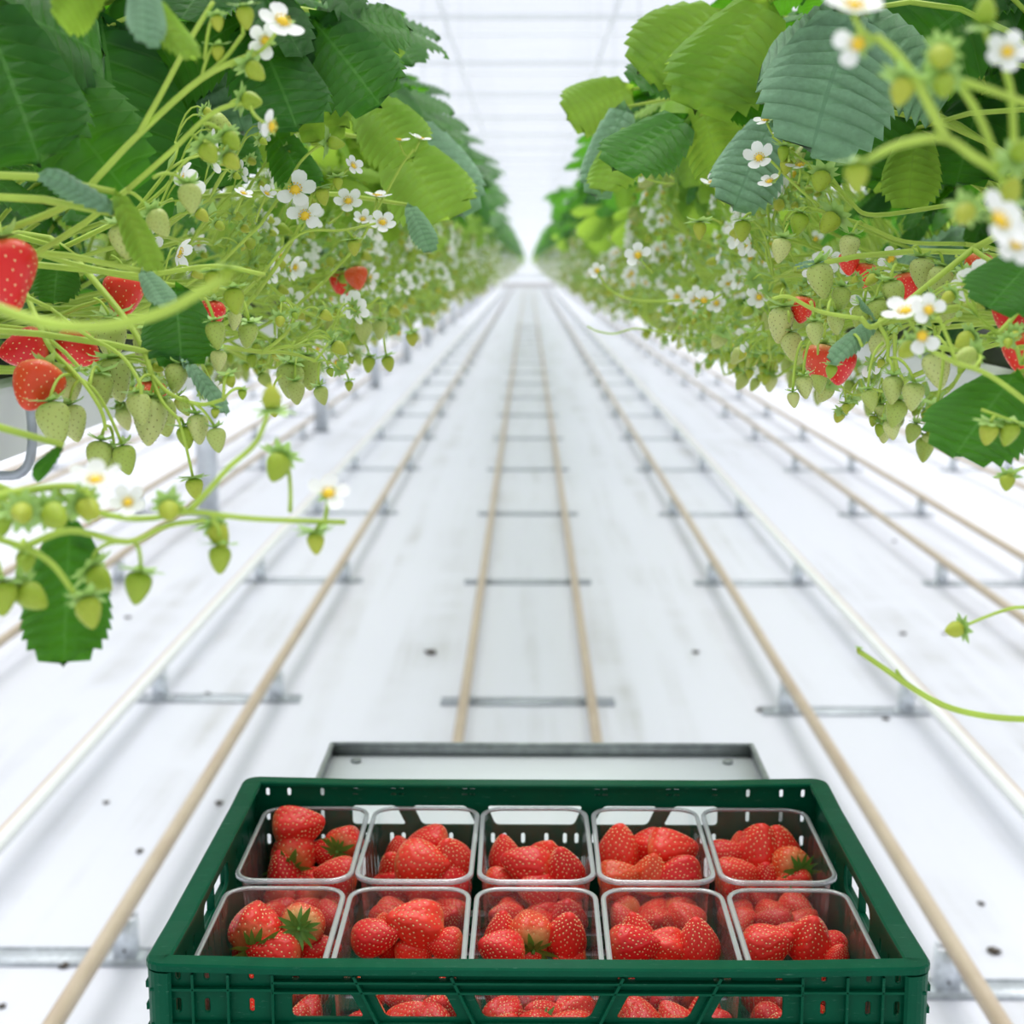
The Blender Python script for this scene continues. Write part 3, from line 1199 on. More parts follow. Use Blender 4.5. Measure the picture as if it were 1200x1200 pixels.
# whole plants as one mesh each, for the blurred distance
FARP = []
rng = random.Random(5)
for v in range(4):
    g = G()
    for k in range(16):
        M = jit(rng)
        gt, me, lf, kk, _ = LEAF_T[rng.randrange(len(LEAF_T))]
        for m, vi in lf:
            g.merge(LOWLEAF_G[kk][vi % 2], M @ m)
    for k in range(9):
        M = jit(rng, 0.25)
        kd = ('flower', 'fruit')[k % 2]
        gt, me, tp = TRUSS_T[kd][rng.randrange(7)]
        for kk, vi, m in tp:
            g.merge(LOWTIP_G.get(kk, LOWTIP_G['small']), M @ m)
            p = (M @ m).translation
            a = Vector((0.18, 0, 0.03)).lerp(p, 0.35)
            tube(g, [a, p], 0.0018, 3, iSTEM, False)
        tube(g, [(0, 0, 0), (0.10, 0, 0.06), (0.2, 0.02 * (k - 3), 0.02)], 0.0026, 3, iSTEM, False)
    FARP.append(g)
FARM = [g.mesh('strawberry_plant', PLANT_MATS) for g in FARP]
for s_ in (-1, 1):
    y = y_mid
    while y < FAR_END:
        o = link('strawberry_plant', FARM[rng.randrange(4)])
        o.location = (s_ * CROWN_X, y, CROWN_Z)
        o.rotation_euler.z = (0 if s_ < 0 else math.pi) + rng.uniform(-.2, .2)
        tag(o, 'one of the blurred strawberry plants far along the %s row' % side_w[s_], 'strawberry plant', 'distant strawberry plants of the %s row' % side_w[s_])
        y += 0.21
    # beyond that, one mass of small foliage, each plant a clump of leaves and dots
    g = G()
    low = G()
    r2 = random.Random(9)
    for k in range(34):
        gt, me, lf, kk, _ = LEAF_T[r2.randrange(len(LEAF_T))]
        m, vi = lf[r2.randrange(3)]
        V = [(0, 0, 0), (.42, .5, .05), (0, 1, -.2), (-.42, .5, .05)]
        low.add([(jit(r2) @ m) @ Vector(p) * 1.0 for p in V], [(0, 1, 2, 3)], {'m': iLEAF, 'y': iYOUNG_LIT, 'b': iBLUE}[kk])
    for k in range(60):
        p = Vector((r2.uniform(.10, .31), r2.uniform(-.12, .12), 0))
        p.z = r2.uniform(-.02 - .27 * (.33 - p.x), .15)
        q = r2.uniform(.006, .012)
        low.add([p + Vector((q, 0, 0)), p + Vector((0, q, 0)), p - Vector((q, 0, 0)), p - Vector((0, q, 0)), p + Vector((0, 0, q)), p - Vector((0, 0, q))],
                [(0, 1, 4), (1, 2, 4), (2, 3, 4), (3, 0, 4), (1, 0, 5), (2, 1, 5), (3, 2, 5), (0, 3, 5)], iPETAL if k % 5 == 0 else (iTINY if k % 2 else iSEPAL))
    while y < 96:
        g.merge(low, Matrix.Translation((s_ * CROWN_X, y, CROWN_Z)) @ Matrix.Rotation((0 if s_ < 0 else math.pi) + r2.uniform(-.3, .3), 4, 'Z'))
        y += 0.22
    o = link('distant_strawberry_plants', g.mesh('distant_strawberry_plants', PLANT_MATS))
    tag(o, 'distant mass of strawberry foliage at the end of the %s row' % side_w[s_], 'strawberry plants', kind='stuff')
    # the next row out, behind the near wall of leaves
    g = G()
    y = 4.0
    while y < 40:
        g.merge(FARP[r2.randrange(4)] if False else low, Matrix.Translation((s_ * 1.86, y, CROWN_Z + 0.02)) @ Matrix.Rotation((0 if s_ < 0 else math.pi) + r2.uniform(-.3, .3), 4, 'Z'))
        y += 0.25
    o = link('outer_row_plants', g.mesh('outer_row_plants', PLANT_MATS))
    tag(o, 'strawberry foliage of the next row out on the %s, over the posts' % side_w[s_], 'strawberry plants', kind='stuff')

# ------------------------------------------------------------------ the nearest leaves, trusses and berries, each where it hangs
def inv_of(pl):
    return (Matrix.Translation(pl.location) @ Matrix.Rotation(pl.rotation_euler.z, 4, 'Z')).inverted()


def hero_leaf(pl, kind, b, t_, zb, zt, wide=1.0, face=(0, .45, 1), lat=True, var=None):
    """one leaf: base and tip in view, depths of both; the petiole runs back to the crown"""
    rng = random.Random(int(b[0] * 3 + b[1]))
    inv = inv_of(pl)
    p, q = W(b[0], b[1], zb), W(t_[0], t_[1], zt)
    n = camdir(*face)
    L = (q - p).length
    g = G()
    a = inv @ p
    mid = Vector((a.x * 0.4, a.y * 0.5, max(a.z, 0) + 0.05))
    tube(g, bez((0, a.y * 0.25, 0), mid, a, 9), [0.0024] * 8 + [0.0018], 6, iSTEM)
    o = link('leaf', g.mesh('leaf', PLANT_MATS), pl)
    v = rng.randrange(4) if var is None else var
    link('leaflet', LEAFLET[kind][v], o, inv @ blade(p, q - p, n, L, wide))
    if lat:
        y = (q - p).normalized()
        x = y.cross(n).normalized()
        for s_ in (-1, 1):
            d = (y * 0.25 + x * s_ - n * 0.45).normalized()
            link('leaflet', LEAFLET[kind][(v + 1) % 4], o, inv @ blade(p, d, n + x * s_ * .6, L * 0.85, wide))


def hero_truss(pl, stems, tips, root=True):
    """stems: lists of (px, py, depth) with a radius in mm; tips: (kind, px, py, depth, half length px, attach px, py, depth)"""
    inv = inv_of(pl)
    g = G()
    seen_pts = []
    for st in stems:
        r, P = st[0] / 1000.0, [inv @ W(*p) for p in st[1]]
        C = catmull(P, 5)
        k = len(C)
        tube(g, C, [r * (1 - 0.25 * i / k) for i in range(k)], 8, iSTEM)
        if root and seen_pts and min((C[0] - q).length for q in seen_pts) > 0.007:
            # a stalk that rises from the crown by itself
            d = (C[0] - C[1]).normalized()
            tube(g, bez(C[0], C[0] + d * C[0].length * 0.4, (0, C[0].y * 0.4, -0.01), 8), r * 1.1, 8, iSTEM)
        seen_pts += C
    if root:
        a = inv @ W(*stems[0][1][0])
        b = inv @ W(*stems[0][1][1])
        d = (a - b).normalized()
        r = stems[0][0] / 1000.0
        tube(g, bez(a, a + d * a.length * 0.4, (0, a.y * 0.4, -0.01), 8), r * 1.1, 8, iSTEM)
    o = None
    parts = []
    for tp in tips:
        kind, px, py, Z, rad = tp[:5]
        at = tp[5] if len(tp) > 5 else None
        face = tp[6] if len(tp) > 6 else None
        rng = random.Random(int(px * 5 + py))
        c = inv @ W(px, py, Z)
        size = rad * 2.0 / FPX * Z
        A = inv @ W(*at) if at else None
        invR = inv.to_3x3()
        if kind == 'flower':
            zd = invR @ camdir(*(face or (rng.uniform(-.5, .5), rng.uniform(.1, .8), 1)))
            top = c
            M = align(c, zd, size * 1.05, rng.uniform(0, 6))
            into = -zd
        else:
            tipd = Vector((rng.uniform(-.25, .25), rng.uniform(-.2, .2), -1))
            if face:
                tipd = invR @ camdir(*face)
            zd = -tipd.normalized()
            size *= 1.06
            top = c + zd * size * 0.46
            M = align(top, zd, size, rng.uniform(0, 6))
            into = zd
        if A is not None:
            mid = A.lerp(top, 0.55) + into * (A - top).length * 0.38
            pts = bez(A, mid, top + into * size * 0.03, 8)
            tube(g, pts, [0.0011 + 0.0002 * (i == 0) for i in range(8)], 6, iSTEM)
        parts.append((kind, rng.randrange(len(TIPS[kind])), M))
    o = link('fruit_truss', g.mesh('fruit_truss', PLANT_MATS), pl)
    for kind, v, M in parts:
        link(TIPNAME[kind], TIPS[kind][v], o, M)
    return o


HL = plant_root(-1, 0.98, 'strawberry plant nearest the camera at left, big dark leaves, trusses of green and red berries')
HL2 = plant_root(-1, 0.72, 'strawberry plant at far left whose out-of-focus truss hangs over the floor')
HL3 = plant_root(-1, 1.30, 'strawberry plant on the left with dark toothed leaf above cluster of white flowers')
HR_ = plant_root(1, 0.98, 'strawberry plant nearest the camera at right, heart-shaped green berries hanging below the gutter')
HR2 = plant_root(1, 0.66, 'strawberry plant at top right corner with large out-of-focus white flowers')
HR3 = plant_root(1, 1.30, 'strawberry plant on the right under the broad pale bluish leaf')

# left leaves
hero_leaf(HL, 'm', (118, 20), (150, 215), 1.30, 1.24, 1.15, (.3, .3, 1))
hero_leaf(HL, 'm', (-25, 0), (52, 178), 0.98, .95, 1.1, (.5, .3, 1))
hero_leaf(HL, 'm', (20, 55), (114, 192), 1.05, 1.0, .9, (.2, -.3, 1), False)
hero_leaf(HL3, 'm', (185, 120), (215, 222), 1.52, 1.48, 1.2, (.3, .3, 1), False)
hero_leaf(HL3, 'm', (245, 110), (262, 215), 1.50, 1.46, 1.1, (.3, .3, 1), False)
hero_leaf(HL3, 'b', (225, 10), (288, 118), 1.38, 1.33, 1.0, (.2, .5, 1), False)
hero_leaf(HL3, 'm', (292, 20), (354, 142), 1.32, 1.28, 1.0, (.5, .2, 1))
hero_leaf(HL3, 'y', (345, 20), (392, 152), 1.40, 1.36, .75, (.6, .2, 1), False)
hero_leaf(HL3, 'm', (365, 22), (444, 112), 1.36, 1.31, 1.05, (-.2, .6, 1))
hero_leaf(HL3, 'y', (425, 115), (482, 172), 1.55, 1.5, 1.1, (.1, .4, 1), False)
hero_leaf(HL3, 'y', (462, 168), (522, 240), 1.65, 1.58, 1.1, (.1, .1, 1), False)
hero_leaf(HL3, 'b', (478, 142), (550, 222), 1.75, 1.7, 1.1, (.2, .6, 1), False)
hero_leaf(HL3, 'y', (390, 0), (448, 28), 1.5, 1.5, 1.0, (.1, .6, 1), False)
hero_leaf(HL3, 'y', (425, 25), (472, 62), 1.6, 1.6, 1.0, (.1, .4, 1), False)
hero_leaf(HL3, 'b', (478, 240), (508, 282), 1.5, 1.48, .8, (.2, .6, 1), False)
hero_leaf(HL3, 'm', (320, 150), (366, 222), 1.42, 1.4, .9, (.5, .1, 1), False)
hero_leaf(HL, 'm', (205, 335), (214, 425), 1.08, 1.05, 1.1, (.3, .2, 1), False)
hero_leaf(HL, 'm', (70, 290), (62, 352), 1.12, 1.1, 1.1, (.2, .4, 1), False)
hero_leaf(HL, 'b', (210, 420), (270, 460), 1.06, 1.04, .5, (.2, .9, .6), False)
hero_leaf(HL, 'b', (168, 318), (196, 350), 1.0, .98, .8, (.2, .5, 1), False)
hero_leaf(HL, 'b', (140, 252), (56, 188), .90, .88, .42, (.2, .7, .8), False)
hero_leaf(HL, 'y', (135, 225), (186, 306), .90, .88, .5, (.5, .2, 1), False)
hero_leaf(HL2, 'm', (82, 612), (73, 780), .82, .80, .85, (.2, .3, 1), False)
hero_leaf(HL2, 'm', (85, 608), (106, 652), .82, .82, .6, (.4, .3, 1), False)
hero_leaf(HL2, 'm', (75, 522), (28, 556), .85, .85, .5, (.2, .6, .8), False)
hero_leaf(HL, 'y', (125, -30), (60, 22), .8, .8, 1.0, (.2, .2, 1), False)
hero_leaf(HL, 'b', (168, -30), (172, 38), .78, .76, .7, (.2, .4, 1), False)
hero_leaf(HL, 'y', (150, -25), (228, 52), .80, .78, .42, (.2, .4, 1), False)
# right leaves
hero_leaf(HR3, 'b', (1004, 12), (950, 134), 1.24, 1.18, 1.15, (-.2, .6, 1), True)
hero_leaf(HR3, 'y', (900, 0), (816, 112), 1.45, 1.4, 1.1, (-.3, .1, 1), False)
hero_leaf(HR3, 'y', (850, 12), (752, 62), 1.6, 1.56, 1.1, (-.2, .3, 1), False)
hero_leaf(HR3, 'm', (806, 90), (742, 88), 1.62, 1.58, 1.2, (-.2, .6, 1), False)
hero_leaf(HR3, 'm', (806, 138), (718, 190), 1.50, 1.46, 1.15, (-.3, .4, 1), False)
hero_leaf(HR3, 'y', (740, 105), (670, 128), 1.85, 1.8, 1.1, (-.2, .1, 1), False)
hero_leaf(HR3, 'b', (735, 125), (686, 205), 1.7, 1.66, .8, (-.5, .5, 1), False)
hero_leaf(HR3, 'y', (750, 150), (702, 212), 1.66, 1.62, 1.0, (-.5, .1, 1), False)
hero_leaf(HR3, 'y', (820, 110), (840, 202), 1.50, 1.46, .9, (-.5, .1, 1), False)
hero_leaf(HR3, 'b', (905, 142), (858, 226), 1.38, 1.34, 1.0, (-.2, .5, 1), False)
hero_leaf(HR3, 'm', (830, 112), (905, 130), 1.44, 1.42, .8, (-.2, .6, 1), False)
hero_leaf(HR_, 'm', (1045, 95), (985, 205), 1.42, 1.38, 1.25, (-.3, .2, 1))
hero_leaf(HR_, 'm', (1190, -30), (1062, 45), 1.30, 1.25, 1.15, (-.2, .1, 1))
hero_leaf(HR_, 'y', (1075, 150), (1060, 230), 1.36, 1.33, .9, (-.5, .2, 1), False)
hero_leaf(HR_, 'm', (1150, 110), (1120, 210), 1.40, 1.36, 1.2, (-.3, .3, 1))
hero_leaf(HR_, 'm', (1215, 300), (1160, 355), .98, .95, 1.2, (-.3, .2, 1), False)
hero_leaf(HR_, 'm', (1190, 438), (1118, 528), .98, .95, 1.2, (-.3, .5, 1), False, 1)
hero_leaf(HR_, 'b', (1028, 380), (974, 402), 1.1, 1.08, .6, (-.2, .8, .7), False)
hero_leaf(HR_, 'b', (1026, 378), (1010, 345), 1.1, 1.08, .5, (-.2, .6, .7), False)
hero_leaf(HR3, 'b', (930, 315), (965, 300), 1.2, 1.2, .5, (-.2, .8, .7), False)

# left trusses
hero_truss(HL, [(2.6, [(86, 300, 1.12), (140, 365, 1.08), (165, 402, 1.06), (178, 440, 1.05)]),
                (1.7, [(178, 440, 1.05), (200, 462, 1.04), (235, 474, 1.03), (262, 468, 1.02)]),
                (1.5, [(178, 440, 1.05), (190, 470, 1.04), (210, 492, 1.03)])],
           [('green', 175, 492, 1.05, 27, (180, 450, 1.05)), ('green', 164, 478, 1.03, 18, (178, 440, 1.05)), ('green', 190, 488, 1.08, 22, (180, 450, 1.05)),
            ('small', 228, 572, 1.03, 12, (208, 490, 1.03)), ('green', 206, 442, 1.06, 17, (180, 420, 1.06)),
            ('green', 232, 502, 1.04, 17, (215, 468, 1.03)), ('green', 254, 515, 1.03, 14, (222, 472, 1.03)), ('small', 218, 512, 1.04, 13, (210, 490, 1.03)),
            ('bud', 270, 446, 1.03, 8, (262, 468, 1.02)), ('small', 284, 462, 1.03, 6, (262, 468, 1.02)), ('bud', 252, 484, 1.03, 6, (240, 474, 1.03))])
hero_truss(HL, [(2.2, [(28, 338, 1.1), (48, 385, 1.06), (62, 412, 1.04), (85, 438, 1.03), (105, 452, 1.02)]),
                (1.5, [(62, 412, 1.04), (95, 445, 1.02), (118, 480, 1.01), (124, 505, 1.01)])],
           [('green', 116, 535, 1.02, 19, (124, 500, 1.01)), ('green', 132, 541, 1.04, 15, (124, 500, 1.01)), ('green', 147, 538, 1.02, 17, (105, 452, 1.02)),
            ('orange', 43, 452, 1.02, 29, (62, 415, 1.04), (-.2, -.7, .35)), ('green', 64, 495, 1.0, 25, (85, 440, 1.03)), ('green', 86, 495, 1.03, 21, (95, 445, 1.02)),
            ('green', 82, 455, 1.06, 18, (85, 438, 1.03)), ('green', 118, 456, 1.06, 20, (105, 452, 1.02)), ('green', 136, 444, 1.08, 24, (120, 400, 1.1)),
            ('green', 130, 396, 1.12, 25, (110, 350, 1.12)), ('green', 172, 405, 1.10, 22, (150, 370, 1.1)), ('red', 145, 345, 1.14, 25, (130, 300, 1.14)),
            ('red', 30, 410, 1.12, 27, (40, 370, 1.12), (-1, -.2, .3)), ('red', 92, 408, 1.14, 26, (80, 370, 1.12), (.8, -.5, .2)), ('red', 8, 318, .92, 38, (0, 270, .95)),
            ('red', 176, 465, 1.3, 20), ('red', 248, 368, 1.25, 17), ('red', 8, 345, .95, 24)])
hero_truss(HL, [(1.5, [(60, 362, 1.06), (100, 392, 1.04), (140, 415, 1.03), (162, 445, 1.02), (166, 462, 1.02)]),
                (2.0, [(-10, 275, 1.05), (70, 305, 1.04), (160, 322, 1.03), (250, 312, 1.02), (310, 322, 1.04)])],
           [('small', 275, 352, 1.03, 15, (255, 315, 1.02)), ('green', 253, 392, 1.05, 16, (240, 350, 1.05)), ('green', 256, 422, 1.06, 12, (250, 390, 1.06)),
            ('green', 275, 375, 1.08, 11, (255, 340, 1.05)), ('green', 290, 392, 1.1, 15, (270, 350, 1.05)), ('small', 250, 330, 1.0, 12, (235, 318, 1.0))])
hero_truss(HL, [(2.6, [(-30, 352, .66), (50, 378, .65), (120, 383, .64), (190, 366, .63), (236, 342, .63), (264, 326, .63)])],
           [('bud', 266, 322, .63, 10)], False)
hero_truss(HL, [(2.4, [(-10, 276, .95), (80, 240, .93), (118, 204, .92), (160, 160, .92), (236, 92, .90), (300, 62, .90)]),
                (1.8, [(162, 158, .92), (190, 108, .90), (222, 48, .88), (250, 2, .88)]),
                (1.8, [(150, 222, .95), (200, 178, .93), (250, 132, .92), (295, 118, .92)]),
                (1.5, [(236, 92, .90), (262, 70, .90), (285, 40, .90)])],
           [('flower', 330, 28, .88, 27, (300, 62, .9), (.4, .5, .8)), ('flower', 312, 48, .9, 20, (290, 62, .9), (-.2, -.3, 1)), ('flower', 316, 148, .9, 20, (295, 118, .92), (.8, -.2, .5)),
            ('bud', 288, 20, .88, 13, (285, 40, .9)), ('bud', 255, 27, .88, 9, (240, 70, .9)), ('small', 300, 84, .9, 13, (270, 78, .9), (.5, -.5, .2)),
            ('small', 295, 118, .92, 12, (270, 122, .92), (.8, -.2, .2)), ('small', 245, 180, .93, 13, (225, 158, .93), (.5, -.7, .2)), ('small', 272, 166, .94, 12, (240, 145, .92), (.6, -.7, .2)),
            ('small', 272, 190, .94, 11, (240, 165, .92), (.6, -.6, .2)), ('green', 223, 232, .96, 17, (180, 208, .94), (.2, -1, .2)), ('green', 187, 262, .97, 17, (150, 225, .95), (.5, -.8, .2)),
            ('green', 145, 282, 1.0, 20, (120, 235, .97)), ('bud', 255, 62, .9, 9, (236, 92, .9))])
hero_truss(HL3, [(1.9, [(300, 345, 1.4), (332, 300, 1.37), (352, 262, 1.35), (368, 222, 1.34)]),
                 (1.4, [(338, 215, 1.34), (352, 190, 1.34), (372, 172, 1.33), (388, 167, 1.33)]),
                 (1.5, [(380, 330, 1.5), (420, 285, 1.47), (445, 240, 1.45), (470, 195, 1.44), (485, 175, 1.44)]),
                 (1.5, [(300, 330, 1.35), (350, 275, 1.35), (400, 270, 1.36), (440, 262, 1.38)]),
                 (1.3, [(360, 262, 1.35), (385, 222, 1.35), (408, 198, 1.35)])],
           [('flower', 346, 224, 1.33, 23, (352, 262, 1.35), (.1, .4, 1)), ('flower', 358, 254, 1.33, 20, (352, 270, 1.35), (-.1, .3, 1)), ('flower', 413, 195, 1.35, 12, (405, 200, 1.35), (.6, .3, .6)),
            ('bud', 394, 168, 1.33, 10, (384, 168, 1.33), (1, -.2, .2)), ('flower', 408, 237, 1.37, 16, (385, 262, 1.36), (.1, .5, 1)), ('flower', 442, 232, 1.42, 16, (430, 262, 1.4), (.1, 1, .3)),
            ('flower', 468, 166, 1.44, 13, (480, 185, 1.44), (.1, 1, .2)), ('flower', 492, 164, 1.44, 13, (485, 178, 1.44), (.3, 1, .3)), ('small', 378, 230, 1.34, 10, (362, 240, 1.35)),
            ('bud', 396, 215, 1.34, 7, (390, 222, 1.35)), ('flower', 448, 262, 1.4, 15, (430, 266, 1.4), (.2, .5, 1)), ('small', 415, 290, 1.38, 9, (400, 270, 1.36)),
            ('flower', 312, 228, 1.3, 10, (300, 260, 1.32), (.5, .6, .6)), ('flower', 285, 228, 1.2, 11, (275, 250, 1.2), (.4, .8, .6)), ('flower', 425, 258, 1.4, 11, (415, 270, 1.4), (.1, .6, 1))])
# the out-of-focus truss low on the left
hero_truss(HL2, [(2.2, [(-40, 590, .74), (30, 575, .74), (80, 570, .74), (104, 576, .74)]),
                 (1.9, [(-40, 590, .74), (-15, 625, .745), (30, 642, .75), (62, 662, .75), (90, 700, .75)]),
                 (1.8, [(25, 642, .75), (82, 622, .75), (150, 635, .75), (195, 616, .76), (240, 610, .76)]),
                 (1.8, [(60, 572, .74), (90, 592, .745), (140, 606, .75), (180, 607, .76), (222, 600, .76), (300, 608, .77), (405, 612, .78)]),
                 (1.7, [(222, 598, .76), (245, 574, .76), (268, 548, .76), (300, 518, .76), (316, 478, .75)])],
           [('small', 38, 700, .75, 19, (30, 650, .75), (.8, -.5, .2)), ('small', 105, 718, .75, 18, (90, 700, .75), (.3, -.9, .3)), ('small', 162, 688, .76, 19, (158, 636, .75)),
            ('small', 118, 680, .77, 17, (150, 635, .75), (.6, -.6, .2)), ('small', 258, 655, .78, 16, (250, 612, .76)), ('small', 257, 628, .78, 15, (250, 606, .76), (.4, -.8, .2)),
            ('small', 198, 600, .75, 14, (222, 600, .76), (.2, -.5, .7)), ('bud', 370, 636, .78, 13, (380, 612, .78)), ('small', 325, 548, .78, 17, (340, 600, .78), (-.2, -.7, .4)),
            ('small', 25, 602, .72, 15, (0, 585, .74), (.2, -.2, 1)), ('small', 65, 606, .73, 18, (40, 580, .74), (.6, -.4, .6)), ('small', 105, 598, .74, 16, (90, 575, .74), (.6, -.4, .5)),
            ('flower', 112, 566, .72, 27, (100, 576, .74), (.1, .8, .6)), ('flower', 150, 590, .74, 20, (140, 606, .75), (.2, .4, 1)), ('flower', 385, 580, .78, 24, (380, 612, .78), (.1, .6, .8)),
            ('small', 3, 700, .74, 20, (-10, 650, .75)), ('small', 2, 612, .74, 16, (-20, 590, .75)), ('bud', 318, 465, .74, 14, (316, 478, .75), (0, 1, .3)), ('small', 30, 658, .78, 13, (25, 645, .75))])
# right trusses
hero_truss(HR2, [(2.2, [(1215, 300, .66), (1188, 250, .64), (1174, 208, .63), (1140, 183, .62), (1105, 162, .62), (1052, 170, .62), (1014, 190, .62)]),
                 (2.2, [(1110, 165, .62), (1080, 107, .61), (1052, 66, .61), (1026, 42, .61)]),
                 (1.9, [(1182, 225, .64), (1150, 142, .63), (1124, 98, .62)]),
                 (1.8, [(1122, 94, .62), (1162, 106, .62), (1210, 124, .62)]),
                 (1.8, [(1190, 235, .64), (1186, 120, .63), (1178, 82, .62)])],
           [('small', 1004, 207, .62, 17, (1014, 190, .62)), ('flower', 1000, 12, .60, 34, (1030, 45, .61), (.1, .8, .7)), ('flower', 1006, 52, .61, 27, (1028, 45, .61), (-.4, -.1, 1)),
            ('bud', 1056, 108, .61, 17, (1085, 95, .61), (-.3, -.9, .2)), ('small', 1102, 68, .61, 17, (1122, 96, .62), (-.3, -.6, .6)), ('small', 1106, 102, .61, 16, (1122, 98, .62), (-.2, -.7, .6)),
            ('flower', 1180, 62, .61, 24, (1178, 82, .62), (-.2, .1, 1)), ('bud', 1155, 12, .61, 16, (1170, 60, .62), (0, .9, .3)), ('flower', 1168, 262, .60, 36, (1190, 250, .62), (.5, .5, .9)),
            ('flower', 1190, 286, .62, 26, (1200, 260, .64), (0, .1, 1)), ('small', 1130, 252, .62, 15, (1160, 225, .63), (-.4, -.5, .7)), ('bud', 1197, 175, .62, 15, (1188, 160, .63), (.1, .5, 1)),
            ('small', 1185, 222, .62, 15, (1188, 235, .63), (.1, .5, .6))])
hero_truss(HR3, [(2.0, [(1115, 240, 1.3), (1026, 252, 1.26), (998, 238, 1.25), (972, 205, 1.24), (950, 175, 1.24), (927, 140, 1.24)]),
                 (1.8, [(1130, 286, 1.28), (1060, 283, 1.25), (1008, 262, 1.24), (946, 244, 1.24), (922, 258, 1.24)]),
                 (1.3, [(974, 208, 1.24), (968, 170, 1.24), (957, 135, 1.24)]),
                 (1.3, [(960, 242, 1.24), (930, 215, 1.25), (895, 180, 1.26)]),
                 (1.3, [(985, 225, 1.24), (950, 195, 1.25), (905, 160, 1.26)])],
           [('flower', 956, 122, 1.24, 17, (957, 135, 1.24), (-.1, 1, .15)), ('flower', 898, 142, 1.26, 14, (908, 160, 1.26), (-.3, .7, .5)), ('flower', 917, 157, 1.25, 11, (920, 172, 1.25), (-.2, .8, .3)),
            ('flower', 938, 196, 1.24, 16, (935, 215, 1.24), (-.2, .9, .5)), ('flower', 890, 186, 1.26, 17, (900, 185, 1.26), (-.3, .3, 1)), ('flower', 902, 214, 1.25, 13, (915, 200, 1.25), (-.3, .6, .6)),
            ('small', 952, 152, 1.24, 11, (938, 155, 1.24)), ('small', 962, 213, 1.23, 13, (972, 205, 1.24), (-.3, -.8, .4)), ('small', 921, 195, 1.25, 9, (932, 190, 1.24)),
            ('small', 971, 262, 1.23, 14, (990, 256, 1.24), (-.5, -.6, .3)), ('small', 936, 262, 1.23, 13, (950, 246, 1.24)), ('green', 915, 293, 1.23, 14, (925, 262, 1.24)),
            ('green', 995, 290, 1.22, 15, (1010, 262, 1.24)), ('bud', 918, 180, 1.24, 9, (925, 190, 1.24)), ('flower', 835, 215, 1.4, 12, (850, 240, 1.4), (-.3, .8, .5)),
            ('bud', 820, 270, 1.35, 10, (845, 262, 1.35)), ('small', 870, 270, 1.35, 12, (880, 250, 1.35)), ('flower', 748, 300, 1.6, 15, (765, 320, 1.6), (-.3, .3, 1)),
            ('flower', 825, 353, 1.5, 13, (845, 345, 1.5), (-.1, .4, 1)), ('flower', 765, 183, 1.7, 14, (790, 210, 1.7), (-.3, .5, .8)), ('flower', 750, 205, 1.7, 11, (790, 215, 1.7), (-.3, .3, 1))])
hero_truss(HR_, [(2.4, [(1140, 292, 1.1), (1080, 340, 1.08), (1026, 382, 1.07), (1008, 372, 1.07)]),
                 (1.6, [(1030, 380, 1.07), (1040, 400, 1.07), (1040, 425, 1.07)]),
                 (2.0, [(1140, 292, 1.1), (1200, 340, 1.03), (1162, 398, .99), (1120, 410, .99), (1085, 402, .99)]),
                 (1.6, [(1012, 374, 1.07), (960, 365, 1.08), (925, 348, 1.08), (905, 350, 1.08)])],
           [('green', 1020, 468, 1.06, 12, (1035, 402, 1.07)), ('green', 1046, 456, 1.06, 16, (1040, 420, 1.07)), ('green', 1070, 464, 1.05, 16, (1042, 420, 1.07)), ('green', 1050, 484, 1.07, 16, (1044, 440, 1.07)),
            ('green', 1045, 503, 1.08, 12, (1046, 470, 1.07)), ('green', 1098, 433, 1.04, 21, (1110, 408, .99)), ('small', 1095, 487, 1.0, 13, (1105, 410, 1.0)),
            ('orange', 962, 424, 1.25, 21, (965, 385, 1.2)), ('red', 982, 428, 1.27, 21, (985, 385, 1.2)), ('green', 930, 468, 1.2, 9, (940, 400, 1.2)), ('green', 943, 453, 1.2, 13, (950, 400, 1.2)),
            ('green', 960, 447, 1.25, 13, (960, 400, 1.2)), ('green', 1131, 338, 1.1, 19, (1120, 300, 1.1)), ('orange', 1146, 312, 1.14, 17, (1140, 290, 1.12)), ('red', 1186, 362, 1.05, 27, (1180, 320, 1.05), (-.3, -.8, .2)),
            ('red', 1196, 412, 1.03, 24, (1190, 380, 1.03)), ('green', 1196, 455, 1.05, 22, (1190, 400, 1.03)), ('green', 1048, 345, 1.12, 17, (1050, 310, 1.12)), ('green', 1030, 366, 1.12, 16, (1035, 330, 1.12)),
            ('green', 1009, 372, 1.13, 15, (1015, 340, 1.12)), ('green', 1100, 332, 1.14, 20, (1095, 295, 1.12)), ('green', 1080, 320, 1.16, 18, (1070, 290, 1.14)), ('green', 962, 328, 1.14, 20, (965, 295, 1.14)),
            ('red', 1015, 322, 1.25, 14), ('red', 995, 308, 1.25, 13), ('red', 940, 362, 1.3, 15), ('green', 985, 350, 1.15, 14, (980, 320, 1.15)), ('green', 955, 390, 1.13, 13, (950, 355, 1.1)),
            ('green', 915, 380, 1.3, 20, (915, 345, 1.25)), ('green', 980, 378, 1.15, 13, (970, 366, 1.1)), ('green', 928, 405, 1.3, 16, (925, 370, 1.25)), ('green', 1110, 365, 1.12, 15, (1110, 330, 1.12)),
            ('red', 1062, 335, 1.25, 16), ('green', 1028, 400, 1.12, 15, (1026, 385, 1.08)), ('small', 974, 435, 1.15, 8, (1010, 405, 1.07))])
